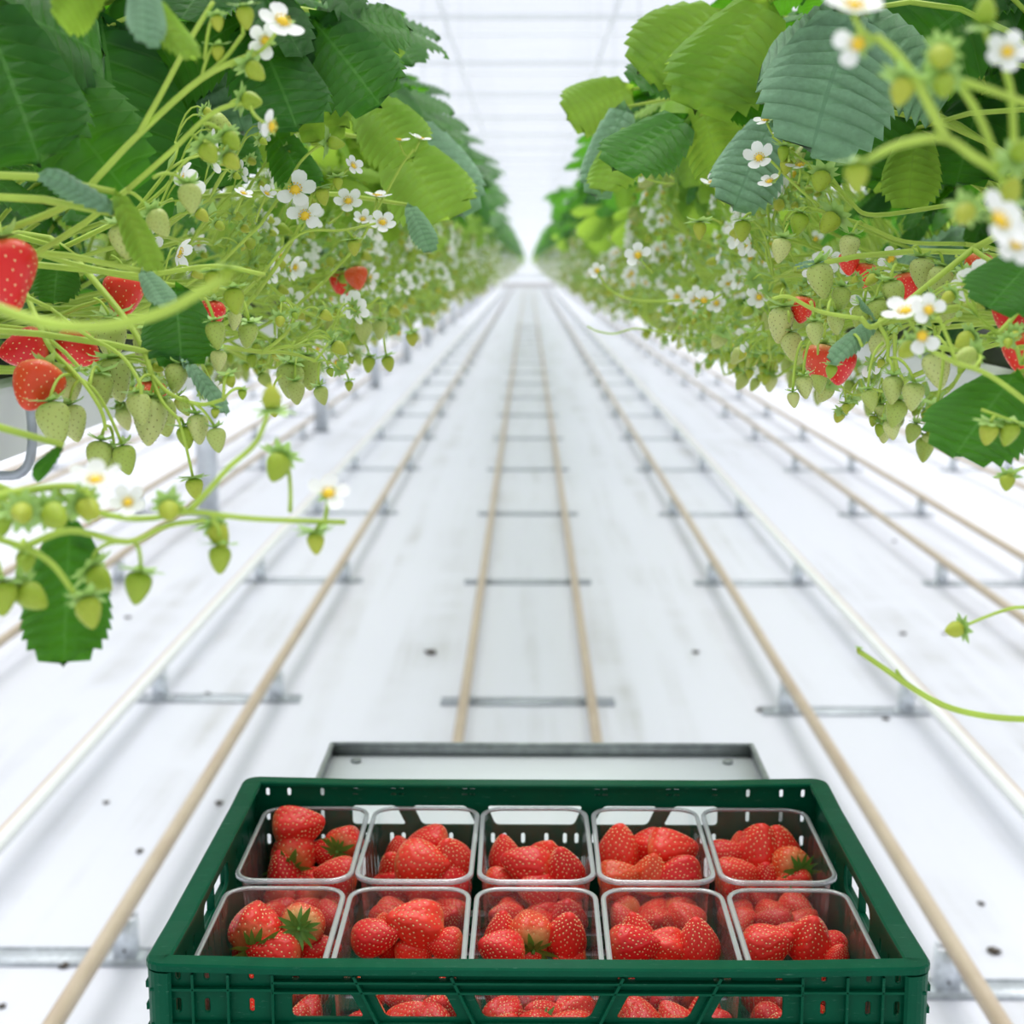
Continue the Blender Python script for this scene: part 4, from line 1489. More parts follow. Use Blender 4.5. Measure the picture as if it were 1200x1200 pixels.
hero_truss(HR_, [(1.6, [(1215, 480, .88), (1160, 440, .88), (1120, 425, .88), (1090, 410, .87)]),
                 (1.3, [(1120, 425, .88), (1112, 400, .88), (1100, 372, .87)]),
                 ],
           [('flower', 1062, 368, .87, 26, (1090, 405, .87), (-.3, .8, .5)), ('flower', 1088, 364, .86, 19, (1100, 375, .87), (-.2, .2, 1)), ('flower', 1080, 394, .86, 21, (1092, 408, .87), (0, -.1, 1)),
            ('small', 1062, 411, .87, 12, (1090, 410, .87), (-.7, -.5, .4)), ('green', 1130, 420, .9, 16, (1140, 432, .88), (-.8, -.3, .3))], False)
hero_truss(HR_, [(1.2, [(1230, 715, .9), (1190, 712, .9), (1150, 725, .9), (1126, 736, .9)])], [('small', 1118, 738, .9, 11, (1126, 736, .9), (-.9, -.1, .3))], False)
hero_truss(HR_, [(1.2, [(1230, 545, .92), (1200, 548, .92), (1182, 558, .92)])], [('small', 1180, 566, .92, 10, (1182, 556, .92), (-.2, -.7, .4))], False)
hero_truss(HR_, [(1.3, [(1225, 505, .9), (1190, 495, .9), (1150, 480, .9)])], [('small', 1158, 508, .9, 13, (1165, 488, .9)), ('small', 1182, 508, .9, 14, (1190, 495, .9))], False)
hero_truss(HR_, [(2.1, [(1230, 843, .92), (1170, 841, .92), (1115, 830, .92), (1075, 810, .92), (1040, 786, .92), (1006, 763, .92)]),
                 (1.2, [(1070, 808, .92), (1056, 794, .92), (1050, 785, .92)])], [('bud', 1006, 762, .92, 3)], False)
hero_truss(HR3, [(1.8, [(850, 348, 1.85), (800, 352, 1.86), (745, 352, 1.88), (715, 340, 1.9), (702, 322, 1.9)]),
                 ],
           [('flower', 700, 318, 1.9, 10, (702, 324, 1.9), (-.2, .3, 1))], False)
hero_truss(HR3, [(1.2, [(820, 396, 1.9), (800, 395, 1.9), (770, 385, 1.9), (750, 368, 1.9)]),
                 (1.2, [(780, 390, 1.9), (745, 385, 1.92), (720, 391, 1.95), (700, 388, 1.95), (688, 382, 1.95)])], [('bud', 745, 364, 1.9, 5)], False)
hero_truss(HL3, [(1.8, [(310, 330, 1.5), (350, 362, 1.5), (385, 373, 1.5), (425, 362, 1.52), (445, 348, 1.52)])],
           [('green', 340, 445, 1.45, 20, (345, 400, 1.45)), ('green', 362, 436, 1.47, 19, (360, 395, 1.47)), ('green', 347, 460, 1.43, 13, (348, 420, 1.45)), ('green', 377, 463, 1.4, 11, (375, 425, 1.4)),
            ('green', 426, 388, 1.6, 13, (440, 352, 1.6)), ('small', 432, 427, 1.6, 9, (425, 400, 1.6)), ('small', 455, 426, 1.6, 9, (450, 395, 1.6)), ('small', 483, 397, 1.7, 8, (475, 370, 1.7)),
            ('red', 402, 332, 1.8, 16), ('orange', 418, 325, 1.75, 13), ('small', 320, 478, 1.4, 10, (330, 440, 1.4)), ('green', 445, 386, 1.62, 11, (445, 355, 1.6)), ('bud', 409, 452, 1.5, 6, (385, 410, 1.5))], False)


# ------------------------------------------------------------------ trolley tray
CXO = 0.0075
ZCR = 0.977          # crate rim height
CR_H = 0.135
CR_B = ZCR - CR_H
Y0, Y1 = 1.080, 1.509
troll = thing('harvest_trolley', 'low galvanised steel trolley tray beneath the green crate', 'trolley', (0.019, 1.5, 0))
g = G()
ty0, ty1, tw, tz = 0.95, 1.998, 0.2845, CR_B - 0.006
box(g, (0, (ty0 + ty1) / 2 - 1.5, tz), (tw * 2, ty1 - ty0, 0.004))
link('deck', g.mesh('deck', [simple('pale_zinc_sheet', (0.80, 0.85, 0.90), 0.45, 0.08, 9)]), troll)
g = G()
hh = 0.017
for sx in (-1, 1):
    box(g, (sx * (tw + 0.002), (ty0 + ty1) / 2 - 1.5, tz + hh / 2), (0.004, ty1 - ty0, hh))
    tube(g, [(sx * (tw + 0.001), ty0 - 1.5, tz + hh), (sx * (tw + 0.001), ty1 - 1.5, tz + hh)], 0.0035, 8)
box(g, (0, ty1 - 1.5, tz + hh / 2), (tw * 2 + 0.008, 0.004, hh))
tube(g, [(-tw, ty1 - 1.5, tz + hh), (tw, ty1 - 1.5, tz + hh)], 0.0035, 8)
box(g, (0, ty0 - 1.5, tz + hh / 2), (tw * 2 + 0.008, 0.004, hh))
for sx in (-1, 1):
    tube(g, [(sx * (tw - .035), ty1 - 1.5 - .03, tz + .002), (sx * (tw - .035), ty1 - 1.5 - .03, tz + .006)], 0.007, 8)
link('raised_rim', g.mesh('raised_rim', [galv('dull_dark_zinc', (0.30, 0.33, 0.33), 0.5)]), troll)
g = G()
for sx in (-1, 1):
    tube(g, [(sx * .19, ty0 - 1.4, tz - .02), (sx * .19, ty1 - 1.62, tz - .02)], 0.014, 8)
    for yy in (ty0 - 1.38, ty1 - 1.66):
        tube(g, [(sx * .19, yy, tz - .02), (sx * .19, yy, 0.125)], 0.014, 8)
for yy in (ty0 - 1.38, ty1 - 1.66):
    tube(g, [(-.19, yy, 0.3), (.19, yy, 0.3)], 0.012, 8)
link('frame', g.mesh('frame', [M_galv]), troll)
gw = G()
tube(gw, [(-.018, 0, 0), (.018, 0, 0)], 0.045, 18)
tube(gw, [(.018, 0, 0), (.024, 0, 0)], 0.055, 18)
mw = gw.mesh('wheel', [simple('black_wheel', (0.03, 0.03, 0.03), 0.5, 0.2)])
for sx in (-1, 1):
    for yy in (ty0 - 1.38, ty1 - 1.66):
        link('wheel', mw, troll, Matrix.Translation((sx * .215 - 0.01, yy, 0.045 + 0.0205 + 0.045)) @ Matrix.Rotation(0 if sx > 0 else math.pi, 4, 'Z'))

# ------------------------------------------------------------------ crate
t = NT('dark_green_plastic')
co = objco(t)
n = t.noise(40, 4, co, 0.65)
mp = t.n('Mapping')
mp.inputs['Scale'].default_value = (1, 6, 6)
t.l(co, mp.inputs[0])
scr = t.ramp(t.noise(70, 4, mp.outputs[0], 0.7), [(0.62, (0, 0, 0)), (0.74, (1, 1, 1))])
c = t.mix(n, (0.0, 0.058, 0.027), (0.0, 0.092, 0.043))
c = t.mix(t.math('MULTIPLY', scr, 0.28), c, (0.18, 0.36, 0.26))
M_crate = t.done(t.pbr(c, 0.36, t.bump(n, 0.2, 0.0006), Specular_IOR_Level=0.09))

crate = thing('harvest_crate', 'dark green slotted plastic harvest crate holding ten punnets of strawberries', 'crate', (CXO, (Y0 + Y1) / 2, CR_B))
HX, HY = 0.299, 0.2145


def rrect(x0, x1, z0, z1, r):
    pts = []
    for cx, cz, a0 in ((x1 - r, z1 - r, 0), (x0 + r, z1 - r, 90), (x0 + r, z0 + r, 180), (x1 - r, z0 + r, 270)):
        for k in range(4):
            a = R(a0 + 30 * k)
            pts.append((cx + r * math.cos(a), cz + r * math.sin(a)))
    return pts


def rpoly(P, r):
    out = []
    n = len(P)
    for i in range(n):
        p = Vector(P[i]).to_2d()
        a = (Vector(P[i - 1]).to_2d() - p).normalized()
        b = (Vector(P[(i + 1) % n]).to_2d() - p).normalized()
        out += [tuple(p + a * r), tuple(p + (a + b) * r * 0.3), tuple(p + b * r)]
    return out


def panel(name, outer, holes, thick, mat, parent, M, bev=0.0008):
    cu = bpy.data.curves.new(name, 'CURVE')
    cu.dimensions = '2D'
    cu.fill_mode = 'BOTH'
    cu.extrude = thick / 2
    cu.bevel_depth = bev
    cu.bevel_resolution = 1
    for pl_ in [outer] + holes:
        sp = cu.splines.new('POLY')
        sp.points.add(len(pl_) - 1)
        for k, p in enumerate(pl_):
            sp.points[k].co = (p[0], p[1], 0, 1)
        sp.use_cyclic_u = True
    tmp = bpy.data.objects.new('tmp', cu)
    COL.objects.link(tmp)
    dg = bpy.context.evaluated_depsgraph_get()
    me = bpy.data.meshes.new_from_object(tmp.evaluated_get(dg))
    me.name = name
    bpy.data.objects.remove(tmp)
    bpy.data.curves.remove(cu)
    me.materials.clear()
    me.materials.append(mat)
    return link(name, me, parent, M)


def long_holes():
    """windows and slots of a long side, z measured down from the rim"""
    H = []

    def add(P, r=0.004):
        H.append(rpoly([(x, CR_H - z) for x, z in P], r))
    for m in (-1, 1):
        def q(P):
            return [(m * x, z) for x, z in P]
        add(q([(.188, .026), (.142, .026), (.131, .048), (.188, .048)]))
        add(q([(.126, .026), (.070, .026), (.059, .048), (.116, .048)]))
        for x in (.274, .252, .218):
            H.append(rrect(m * x - .0027, m * x + .0027, CR_H - .0175, CR_H - .0075, .0026))
            H.append(rrect(m * x - .0027, m * x + .0027, CR_H - .044, CR_H - .031, .0026))
            H.append(rrect(m * x - .0027, m * x + .0027, CR_H - .070, CR_H - .057, .0026))
        for x in (.184, .145, .137, .072, .064):
            H.append(rrect(m * x - .0035, m * x + .0035, CR_H - .0100, CR_H - .0065, .0016))
            H.append(rrect(m * x - .0035, m * x + .0035, CR_H - .0165, CR_H - .0130, .0016))
        for x in (.184, .172, .147, .135, .110, .098, .086, .061, .043, .031, .012):
            H.append(rrect(m * x - .0028, m * x + .0028, CR_H - .068, CR_H - .055, .0027))
        for x in (.184, .147, .110, .073, .036):
            H.append(rrect(m * x - .010, m * x + .010, CR_H - .105, CR_H - .080, .004))
    add([(.050, .026), (-.050, .026), (-.041, .048), (.041, .048)])
    return H


def short_holes():
    H = []
    for m in (-1, 1):
        for x in (.155, .125, .095):
            H.append(rrect(m * x - .0027, m * x + .0027, CR_H - .0175, CR_H - .0075, .0026))
            H.append(rrect(m * x - .0027, m * x + .0027, CR_H - .044, CR_H - .031, .0026))
            H.append(rrect(m * x - .0027, m * x + .0027, CR_H - .070, CR_H - .057, .0026))
    H.append(rrect(-.055, .055, CR_H - .050, CR_H - .024, .010))
    for x in (-.04, -.02, 0, .02, .04):
        H.append(rrect(x - .0027, x + .0027, CR_H - .072, CR_H - .058, .0026))
    return H


WIN = 0.011    # how far the wall skin sits in from the outer rim line
rect = [(-HX + .004, 0.002), (HX - .004, 0.002), (HX - .004, CR_H - .0058), (-HX + .004, CR_H - .0058)]
rects = [(-HY + .012, 0.002), (HY - .012, 0.002), (HY - .012, CR_H - .0058), (-HY + .012, CR_H - .0058)]
RX = Matrix.Rotation(math.pi / 2, 4, 'X')
panel('long_side', rect, long_holes(), .002, M_crate, crate, Matrix.Translation((0, -HY + WIN, 0)) @ RX)
panel('long_side', rect, long_holes(), .002, M_crate, crate, Matrix.Translation((0, HY - WIN, 0)) @ RX)
RZ = Matrix.Rotation(math.pi / 2, 4, 'Z')
panel('short_side', rects, short_holes(), .002, M_crate, crate, Matrix.Translation((-HX + WIN, 0, 0)) @ RZ @ RX)
panel('short_side', rects, short_holes(), .002, M_crate, crate, Matrix.Translation((HX - WIN, 0, 0)) @ RZ @ RX)
base_holes = [rrect(x - .018, x + .018, y - .012, y + .012, .005) for x in [k * .052 for k in range(-5, 6)] for y in [k * .044 for k in range(-4, 5)]]
panel('base', rrect(-HX + .01, HX - .01, -HY + .01, HY - .01, .01), base_holes, .003, M_crate, crate, Matrix.Translation((0, 0, .003)))


def bevel_box_mesh(name, specs, mat, bev=0.0012):
    import bmesh
    bm = bmesh.new()
    for c, s, rz in specs:
        r_ = bmesh.ops.create_cube(bm, size=1.0, matrix=Matrix.Translation(c) @ Matrix.Rotation(rz, 4, 'Y') @ Matrix.Diagonal((s[0], s[1], s[2], 1)))
    bmesh.ops.bevel(bm, geom=list(bm.edges), offset=bev, segments=2, affect='EDGES', profile=0.6)
    me = bpy.data.meshes.new(name)
    bm.to_mesh(me)
    bm.free()
    me.materials.append(mat)
    for p in me.polygons:
        p.use_smooth = False
    return me


# top rim: a flange running round, higher at the stacking corners
import bmesh
g = G()


def sweep_rim(g):
    # outline of the rim seen from above (rounded corners), profile with outer lip
    out = []
    rr = 0.016
    for cx, cy, a0 in ((HX - rr, HY - rr, 0), (-HX + rr, HY - rr, 90), (-HX + rr, -HY + rr, 180), (HX - rr, -HY + rr, 270)):
        for k in range(6):
            a = R(a0 + 18 * k)
            out.append(((cx, cy), (math.cos(a), math.sin(a)), rr))
        # points along the following straight side
    pts = []
    n = len(out)
    for i in range(n):
        (cx, cy), (dx, dy), r_ = out[i]
        pts.append((Vector((cx + dx * r_, cy + dy * r_)), Vector((dx, dy))))
        if i % 6 == 5:
            (c2x, c2y), (d2x, d2y), r2_ = out[(i + 1) % n]
            b = Vector((c2x + d2x * r2_, c2y + d2y * r2_))
            a = pts[-1][0]
            for k in range(1, 12):
                pts.append((a.lerp(b, k / 12), Vector((dx, dy))))
    prof = [(0.000, -0.0060), (0.000, -0.0015), (-0.0015, 0.0), (-0.0165, 0.0), (-0.018, -0.0012), (-0.018, -0.004), (-0.0025, -0.004), (-0.0025, -0.0060)]
    V = []
    for p, d in pts:
        # sag a little between the corners
        e = max(0.0, 1 - max(0.0, (HX - abs(p.x) - 0.05) / 0.03)) if abs(p.y) > HY - 0.02 else max(0.0, 1 - max(0.0, (HY - abs(p.y) - 0.04) / 0.02))
        e = min(1, e)
        wide = 1.0 if abs(d.x) < 0.5 else 1.08
        for o_, z_ in prof:
            q = p + d * o_ * wide
            V.append((q.x, q.y, CR_H + z_ - 0.0022 * (1 - e)))
    m = len(prof)
    N = len(pts)
    F = [(i * m + j, ((i + 1) % N) * m + j, ((i + 1) % N) * m + (j + 1) % m, i * m + (j + 1) % m) for i in range(N) for j in range(m)]
    g.add(V, F)


sweep_rim(g)
link('rim', g.mesh('rim', [M_crate], False), crate)
# ribs standing proud on the outside of the long sides
for sy in (-1, 1):
    yb = sy * (HY - WIN / 2 - 0.0015)
    sp = []
    for x in (.282, .262, .235, .201):
        for m in (-1, 1):
            sp.append(((m * x, yb, CR_H / 2 - .004), (.0022, WIN - .004, CR_H - .012), 0))
    for m in (-1, 1):
        sp.append(((m * .2475, yb, CR_H - .0225), (.094, WIN - .004, .0022), 0))
        sp.append(((m * .2475, yb, CR_H - .0510), (.094, WIN - .004, .0022), 0))
        sp.append(((m * .2475, yb, CR_H - .0800), (.094, WIN - .004, .0022), 0))
    for z in (.0165, .0245, .0510, .076, .110):
        sp.append(((0, yb, CR_H - z), (.404, WIN - .004, .0020), 0))
    for m in (-1, 1):
        for x in (.129, .055):
            sp.append(((m * x, yb, CR_H - .034), (.0024, WIN - .004, .050), m * 0.43))
    for q in sp:
        link('rib', bevel_box_mesh('rib', [q], M_crate, .0005), crate)
for sx in (-1, 1):
    sp = []
    xb = sx * (HX - WIN / 2 - 0.0015)
    for y in (-.165, -.11, -.06, 0, .06, .11, .165):
        sp.append(((xb, y, CR_H / 2 - .004), (WIN - .004, .0022, CR_H - .012), 0))
    for z in (.024, .052, .08):
        sp.append(((xb, 0, CR_H - z), (WIN - .004, .37, .0022), 0))
    for q in sp:
        link('rib', bevel_box_mesh('rib', [q], M_crate, .0005), crate)
# corner posts
for sx in (-1, 1):
    for sy in (-1, 1):
        g = G()
        P = [(0, 0)] + [(-(0.0) + 0.016 * 0, 0)]
        rr = 0.015
        cx, cy = sx * (HX - rr - .001), sy * (HY - rr - .001)
        ring = []
        for k in range(7):
            a = math.atan2(sy, sx) + R(-45 + 15 * k)
            ring.append((cx + rr * math.cos(a), cy + rr * math.sin(a)))
        a_ = Vector(ring[0]) - Vector((cx, cy))
        b_ = Vector(ring[-1]) - Vector((cx, cy))
        ring = [tuple(Vector(ring[0]) - b_.normalized() * 0.003)] + ring + [tuple(Vector(ring[-1]) - a_.normalized() * 0.003)]
        inner = [(x * 0.992, y * 0.988) for x, y in ring]
        V = [(x, y, z) for z in (0.0, CR_H - 0.008) for x, y in ring + inner[::-1]]
        n = len(ring) * 2
        F = [(j, (j + 1) % n, n + (j + 1) % n, n + j) for j in range(n)] + [tuple(range(n - 1, -1, -1)), tuple(range(n, 2 * n))]
        g.add(V, F)
        for z in (.012, .030, .048, .066, .090):
            if sx:
                box(g, (sx * (HX - .001), sy * (HY - .018), CR_H - z - .01), (.003, .012, .005))
        link('corner_post', g.mesh('corner_post', [M_crate], False), crate)

# ------------------------------------------------------------------ punnets
t = NT('clear_plastic')
tr = t.n('BsdfTransparent')
tr.inputs[0].default_value = (0.95, 0.965, 0.97, 1)
gl = t.n('BsdfGlossy')
gl.inputs['Roughness'].default_value = 0.12
df = t.pbr((0.85, 0.88, 0.9), 0.5)
lw = t.n('LayerWeight')
lw.inputs['Blend'].default_value = 0.22
f1 = t.mixs(t.math('ADD', t.math('MULTIPLY', lw.outputs['Facing'], 0.40), 0.03, True), tr.outputs[0], gl.outputs[0])
M_clear = t.done(t.mixs(0.035, f1, df))
t = NT('clear_plastic_rim')
tr = t.n('BsdfTransparent')
tr.inputs[0].default_value = (0.92, 0.95, 0.96, 1)
gl = t.n('BsdfGlossy')
gl.inputs['Roughness'].default_value = 0.15
lw = t.n('LayerWeight')
lw.inputs['Blend'].default_value = 0.3
f1 = t.mixs(t.math('ADD', t.math('MULTIPLY', lw.outputs['Facing'], 0.7), 0.12, True), tr.outputs[0], gl.outputs[0])
M_clrim = t.done(t.mixs(0.24, f1, t.pbr((0.92, 0.96, 1.0), 0.3)))

PW, PD, PH = 0.1085, 0.190, 0.098
PR_Z = 0.950


def rr_ring(w, d, r, n=7):
    pts = []
    for cx, cy, a0 in ((w / 2 - r, d / 2 - r, 0), (-w / 2 + r, d / 2 - r, 90), (-w / 2 + r, -d / 2 + r, 180), (w / 2 - r, -d / 2 + r, 270)):
        for k in range(n):
            a = R(a0 + 90 * k / (n - 1))
            pts.append((cx + r * math.cos(a), cy + r * math.sin(a), math.cos(a), math.sin(a)))
    # add points along the sides for flutes
    out = []
    m = len(pts)
    for i in range(m):
        out.append(pts[i])
        if i % n == n - 1:
            p, q = pts[i], pts[(i + 1) % m]
            L = math.hypot(q[0] - p[0], q[1] - p[1])
            ns = max(4, int(L / 0.0045))
            for k in range(1, ns):
                f = k / ns
                out.append((p[0] + (q[0] - p[0]) * f, p[1] + (q[1] - p[1]) * f, p[2], p[3]))
    return out


def punnet_meshes():
    g = G()
    ring = rr_ring(PW - .009, PD - .009, .020)
    n = len(ring)
    lev = [(0.0, 1.0, 0), (-0.006, .995, 0), (-0.010, .985, 1), (-.03, .965, 1), (-.055, .94, 1), (-.080, .915, 1), (-.090, .895, 0), (-.0945, .86, 0)]
    V = []
    for z, sc, fl in lev:
        for i, (x, y, nx, ny) in enumerate(ring):
            f = (0.0011 if (i // 2) % 3 == 0 else 0) * fl
            V.append((x * sc + nx * f, y * (1 - (1 - sc) * .6) + ny * f, z))
    V.append((0, 0, -.0935))
    F = []
    for i in range(len(lev) - 1):
        for j in range(n):
            j2 = (j + 1) % n
            F.append((i * n + j, (i + 1) * n + j, (i + 1) * n + j2, i * n + j2))
    k = (len(lev) - 1) * n
    for j in range(n):
        F.append((k + j, len(V) - 1, k + (j + 1) % n))
    g.add(V, F)
    r = G()
    ro = rr_ring(PW, PD, .0235)
    n = len(ro)
    prof = [(-.0045, -.001), (-.0045, .0008), (-.003, .0014), (-.0008, .0012), (0, .0), (0.0, -.003), (-.0008, -.003), (-.0012, -.0004)]
    V = [(x + nx * a, y + ny * a, z) for x, y, nx, ny in ro for a, z in prof]
    m = len(prof)
    F = [(i * m + j, ((i + 1) % n) * m + j, ((i + 1) % n) * m + (j + 1) % m, i * m + (j + 1) % m) for i in range(n) for j in range(m)]
    r.add(V, F)
    return g.mesh('tray', [M_clear]), r.mesh('rim', [M_clrim])


me_tray, me_rim = punnet_meshes()
word = ['leftmost', 'second from left', 'middle', 'second from right', 'rightmost']
pun = {}
XS = [(272 + 413) / 2, (418 + 556) / 2, 627, 770, 914]
for ri, (yc, zr) in enumerate(((1.397, PR_Z), (1.192, PR_Z + .001))):
    for k in range(5):
        xc = CXO + (k - 2) * 0.1105
        lab = 'clear plastic punnet of strawberries, %s in the %s row of the crate' % (word[k], ('back', 'front')[ri])
        o = thing('punnet', lab, 'punnet', (xc, yc, zr), 'clear punnets in the green crate')
        rng = random.Random(ri * 5 + k)
        o.rotation_euler.z = R(rng.uniform(-.6, .6))
        link('tray', me_tray, o)
        link('rim', me_rim, o)
        pun[(ri, k)] = (xc, yc)

# ------------------------------------------------------------------ harvested strawberries
rb = random.Random(21)
BERRY = []
for k in range(7):
    BERRY.append(berry_g(rb, rb.randint(165, 200), 84, 62, iRED, iSEEDY, calyx=False, plump=(0.42, 0.46, 0.5, 0.44, 0.53, 0.40, 0.48)[k], big=True).mesh('harvested_strawberry', PLANT_MATS))
BERRYO = []
for k in range(2):
    BERRYO.append(berry_g(rb, 175, 84, 60, iORANGE, iSEEDY, calyx=False, plump=(0.44, 0.5)[k], big=True).mesh('harvested_strawberry', PLANT_MATS))
BERRYL = [berry_g(rb, 70, 30, 22, iRED, iSEEDY, calyx=False, plump=.45, big=True).mesh('harvested_strawberry', PLANT_MATS) for _ in range(2)]
CALYX = []
for k in range(3):
    g = berry_g(rb, calonly=True, cal_mat=iCALYX, cal_len=0.52, sep_w=.052)
    g.merge(berry_g(rb, calonly=True, cal_mat=iCALYX, cal_len=0.42, sep_w=.048), Matrix.Translation((0, 0, .03)) @ Matrix.Rotation(.3, 4, 'Z'))
    CALYX.append(g.mesh('calyx', PLANT_MATS))

# px, py, radius px, height below rim, axis mode, calyx visible, tone
# mode: 'up' tip up, 'cam' side on with tip away from the viewer, 'down' tip down, 'l'/'r' lying; 'fc' calyx facing the viewer
BK, FR = {}, {}
BK[0] = [(350, 967, 27, 0, 'r'), (346, 992, 30, 0, 'fc2', 1), (406, 985, 22, 0, 'fcl', 1), (384, 998, 21, 0, 'l'), (317, 1023, 25, 1, 'up'), (321, 998, 15, 1, 'up'), (395, 1026, 24, 0, 'l'),
         (408, 1008, 15, 1, 'r'), (293, 1018, 15, 2, 'up'), (362, 1037, 20, 2, 'l')]
BK[1] = [(503, 988, 22, 0, 'l'), (470, 998, 18, 1, 'up'), (538, 1007, 26, 0, 'up'), (495, 1012, 30, 0, 'r'), (457, 1020, 23, 1, 'up'), (451, 1037, 21, 2, 'l'), (493, 1032, 24, 1, 'up'),
         (526, 1033, 22, 1, 'up'), (430, 1026, 12, 2, 'up')]
BK[2] = [(588, 1002, 22, 0, 'up'), (618, 1015, 28, 0, 'l'), (641, 1006, 22, 0, 'up'), (666, 1018, 26, 0, 'up'), (586, 1033, 20, 1, 'r'), (629, 1043, 24, 1, 'l'), (669, 1041, 15, 1, 'up')]
BK[3] = [(722, 996, 28, 0, 'up'), (759, 992, 21, 0, 'l'), (793, 998, 27, 0, 'r'), (722, 1030, 23, 0, 'r', 0, 1), (763, 1025, 23, 0, 'up', 0, 1), (803, 1027, 25, 0, 'l'), (756, 1042, 17, 2, 'r'), (795, 1037, 16, 1, 'up', 0, 1)]
BK[4] = [(852, 1002, 22, 0, 'r'), (890, 995, 28, 0, 'up'), (914, 990, 24, 0, 'up'), (866, 989, 15, 1, 'up'), (861, 1026, 24, 0, 'r'), (898, 1030, 19, 1, 'up'), (931, 1014, 25, 0, 'fc', 1, 1), (943, 1036, 20, 1, 'l'),
         (968, 1010, 14, 3, 'up')]
FR[0] = [(301, 1086, 31, 0, 'fc2', 1), (358, 1080, 26, 0, 'fc', 1, 1), (272, 1113, 20, 1, 'up'), (322, 1117, 29, 1, 'l'), (374, 1113, 23, 1, 'r'), (249, 1108, 14, 3, 'up'), (352, 1120, 20, 2, 'up')]
FR[1] = [(427, 1098, 27, 0, 'r'), (486, 1082, 31, 0, 'l'), (455, 1106, 18, 1, 'up'), (522, 1107, 20, 0, 'l'), (485, 1117, 20, 1, 'r'), (449, 1084, 16, 1, 'up', 0, 1)]
FR[2] = [(621, 1091, 26, 0, 'fc2', 1, 1), (587, 1094, 24, 0, 'up'), (664, 1096, 29, 0, 'up'), (583, 1113, 26, 0, 'l'), (620, 1120, 18, 1, 'r'), (667, 1120, 18, 1, 'l')]
FR[3] = [(745, 1093, 23, 1, 'up'), (740, 1108, 29, 0, 'r'), (778, 1109, 24, 0, 'l'), (820, 1104, 27, 0, 'up'), (824, 1119, 22, 1, 'l')]
FR[4] = [(899, 1108, 28, 0, 'r'), (925, 1094, 18, 1, 'l'), (949, 1101, 28, 0, 'up'), (979, 1108, 21, 0, 'l'), (889, 1118, 14, 0, 'up', 0, 1), (988, 1120, 14, 0, 'up')]


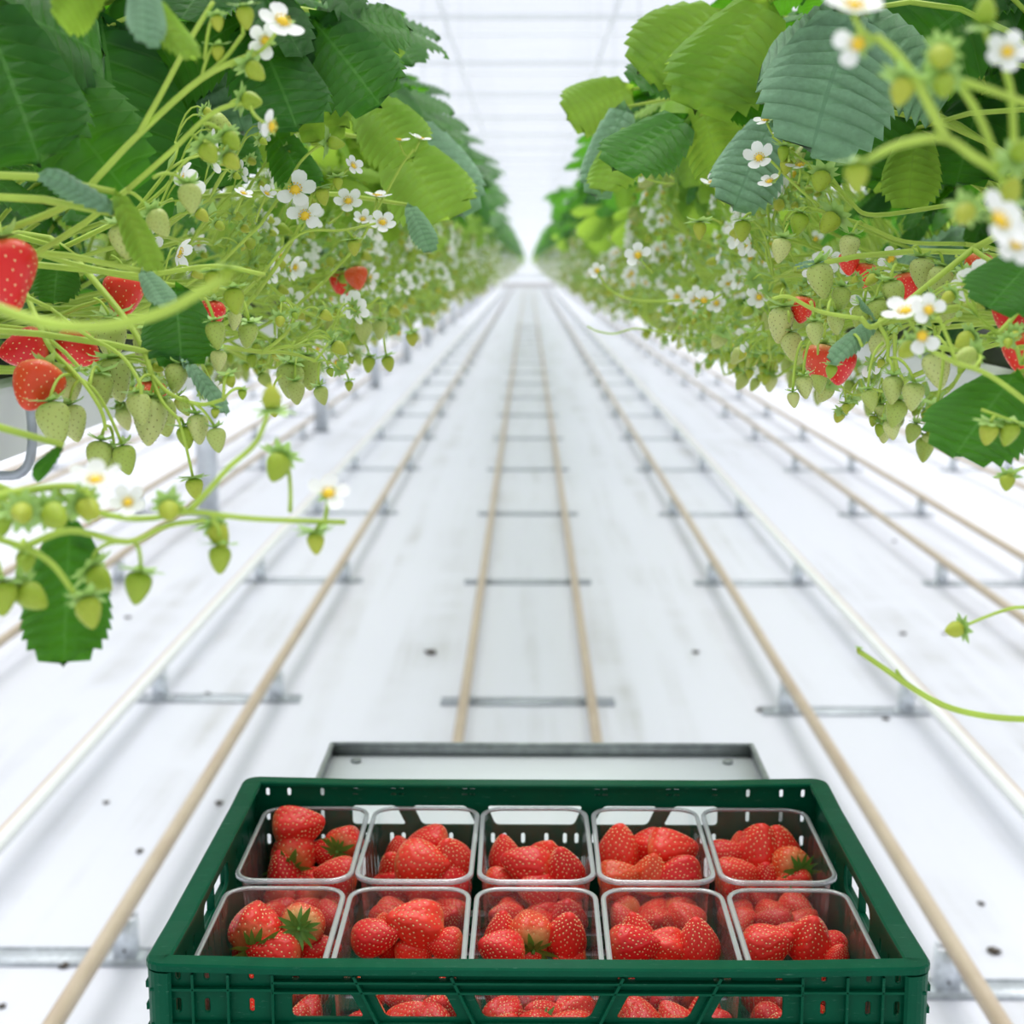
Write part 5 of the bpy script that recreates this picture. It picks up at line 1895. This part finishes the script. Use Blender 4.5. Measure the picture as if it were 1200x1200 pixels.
pos_words = {(-1, -1): 'back left', (0, -1): 'back', (1, -1): 'back right', (-1, 0): 'left', (0, 0): 'centre', (1, 0): 'right', (-1, 1): 'front left', (0, 1): 'front', (1, 1): 'front right'}
look = {'up': 'standing tip up', 'r': 'lying on its side', 'l': 'lying sideways', 'fc': 'calyx facing viewer', 'fc2': 'calyx toward viewer', 'fcl': 'calyx lower left'}
cnt = 0
for ri, D in ((0, BK), (1, FR)):
    for k, L in D.items():
        seen = {}
        xs = [b[0] for b in L]
        ys = [b[1] for b in L]
        mx, my = (min(xs) + max(xs)) / 2, (min(ys) + max(ys)) / 2
        for b in L:
            px, py, rad, dep, mode = b[:5]
            cal = len(b) > 5 and b[5]
            tone = len(b) > 6 and b[6]
            z = (0.914 if ri == 0 else 0.917) - 0.011 * dep + (0.006 if rad > 25 else 0)
            p = WZ(px, py, z)
            # keep within the punnet
            xc, yc = pun[(ri, k)]
            rm = rad / FPX * (p - C0).length * 0.98
            lim_x = PW / 2 - .009 - rm * 0.80
            lim_y = PD / 2 - .011 - rm * 0.80
            d = (p - C0).normalized()
            p.x = min(max(p.x, xc - lim_x), xc + lim_x)
            if p.y > yc + lim_y or p.y < yc - lim_y:
                yn = min(max(p.y, yc - lim_y), yc + lim_y)
                tt = (yn - p.y) / d.y
                p = p + d * tt * 0.9
                p.y = yn
            rng = random.Random(px * 7 + py)
            size = rm * 2 * 1.08
            j = Vector((rng.uniform(-.25, .25), rng.uniform(-.25, .25), rng.uniform(-.25, .25)))
            tip = {'up': Vector((0, -.15, 1)), 'r': camdir(1, .25, .2), 'l': camdir(-1, .2, .25), 'fc': camdir(-.1, -.1, -1), 'fc2': camdir(.1, .42, -.9), 'fcl': camdir(.55, .4, -.75)}[mode]
            tip = (tip + j).normalized()
            zd = -tip
            M = align(p + zd * size * 0.46, zd, size, rng.uniform(0, 6))
            me = (BERRYO if tone else BERRY)[rng.randrange(2 if tone else 7)]
            w = pos_words[(0 if abs(px - mx) < 18 else (1 if px > mx else -1), 0 if abs(py - my) < 12 else (1 if py > my else -1))]
            seen[w] = seen.get(w, 0) + 1
            size_w = 'large' if rad > 26 else ('small' if rad < 17 else 'medium')
            lab = '%s strawberry, %s in the %s punnet, %s row%s' % (size_w + (' orange' if tone else ' red'), w, word[k].replace('from ', 'from '), ('back', 'front')[ri],
                                                                          ', ' + look[mode] if (cal or seen[w] > 1) else '')
            if len(lab.split()) > 16:
                lab = lab.replace(' the %s punnet' % word[k], ' %s punnet' % word[k])
            if len(lab.split()) > 16:
                print('LONG', lab)
            o = link('harvested_strawberry', me, None, M)
            tag(o, lab, 'strawberry', 'strawberries in the %s punnet of the %s row' % (word[k], ('back', 'front')[ri]))
            if cal:
                link('calyx', CALYX[rng.randrange(3)], o, Matrix.Translation((0, 0, .005)))
            cnt += 1
        # lower layer, mostly hidden, seen through the plastic and the crate windows
        xc, yc = pun[(ri, k)]
        rng = random.Random(ri * 50 + k)
        cells = [(-.028, -.055), (.0, -.062), (.029, -.052), (-.026, -.012), (.004, -.018), (.03, -.008), (-.028, .032), (.0, .028), (.028, .036), (-.012, .064), (.022, .066)]
        for q, (dx, dy) in enumerate(cells):
            size = rng.uniform(.034, .040)
            p = Vector((xc + dx, yc + dy, 0.884 + rng.uniform(-.004, .004) + (.010 if dy < -.04 else 0)))
            tip = Vector((rng.uniform(-1, 1), rng.uniform(-1, 1), rng.uniform(-.1, .8))).normalized()
            o = link('harvested_strawberry', BERRY[rng.randrange(7)], None, align(p - tip * size * .46, -tip, size, rng.uniform(0, 6)))
            tag(o, 'lower layer strawberry of the %s punnet, %s row, under the others' % (word[k], ('back', 'front')[ri]), 'strawberry',
                'lower layer strawberries of the %s punnet, %s row' % (word[k], ('back', 'front')[ri]))
            if ri == 1 and dy < -.04 and rng.random() < .4:
                link('calyx', CALYX[rng.randrange(3)], o, Matrix.Translation((0, 0, .005)))
print('berries', cnt, 'objects', len(bpy.data.objects))
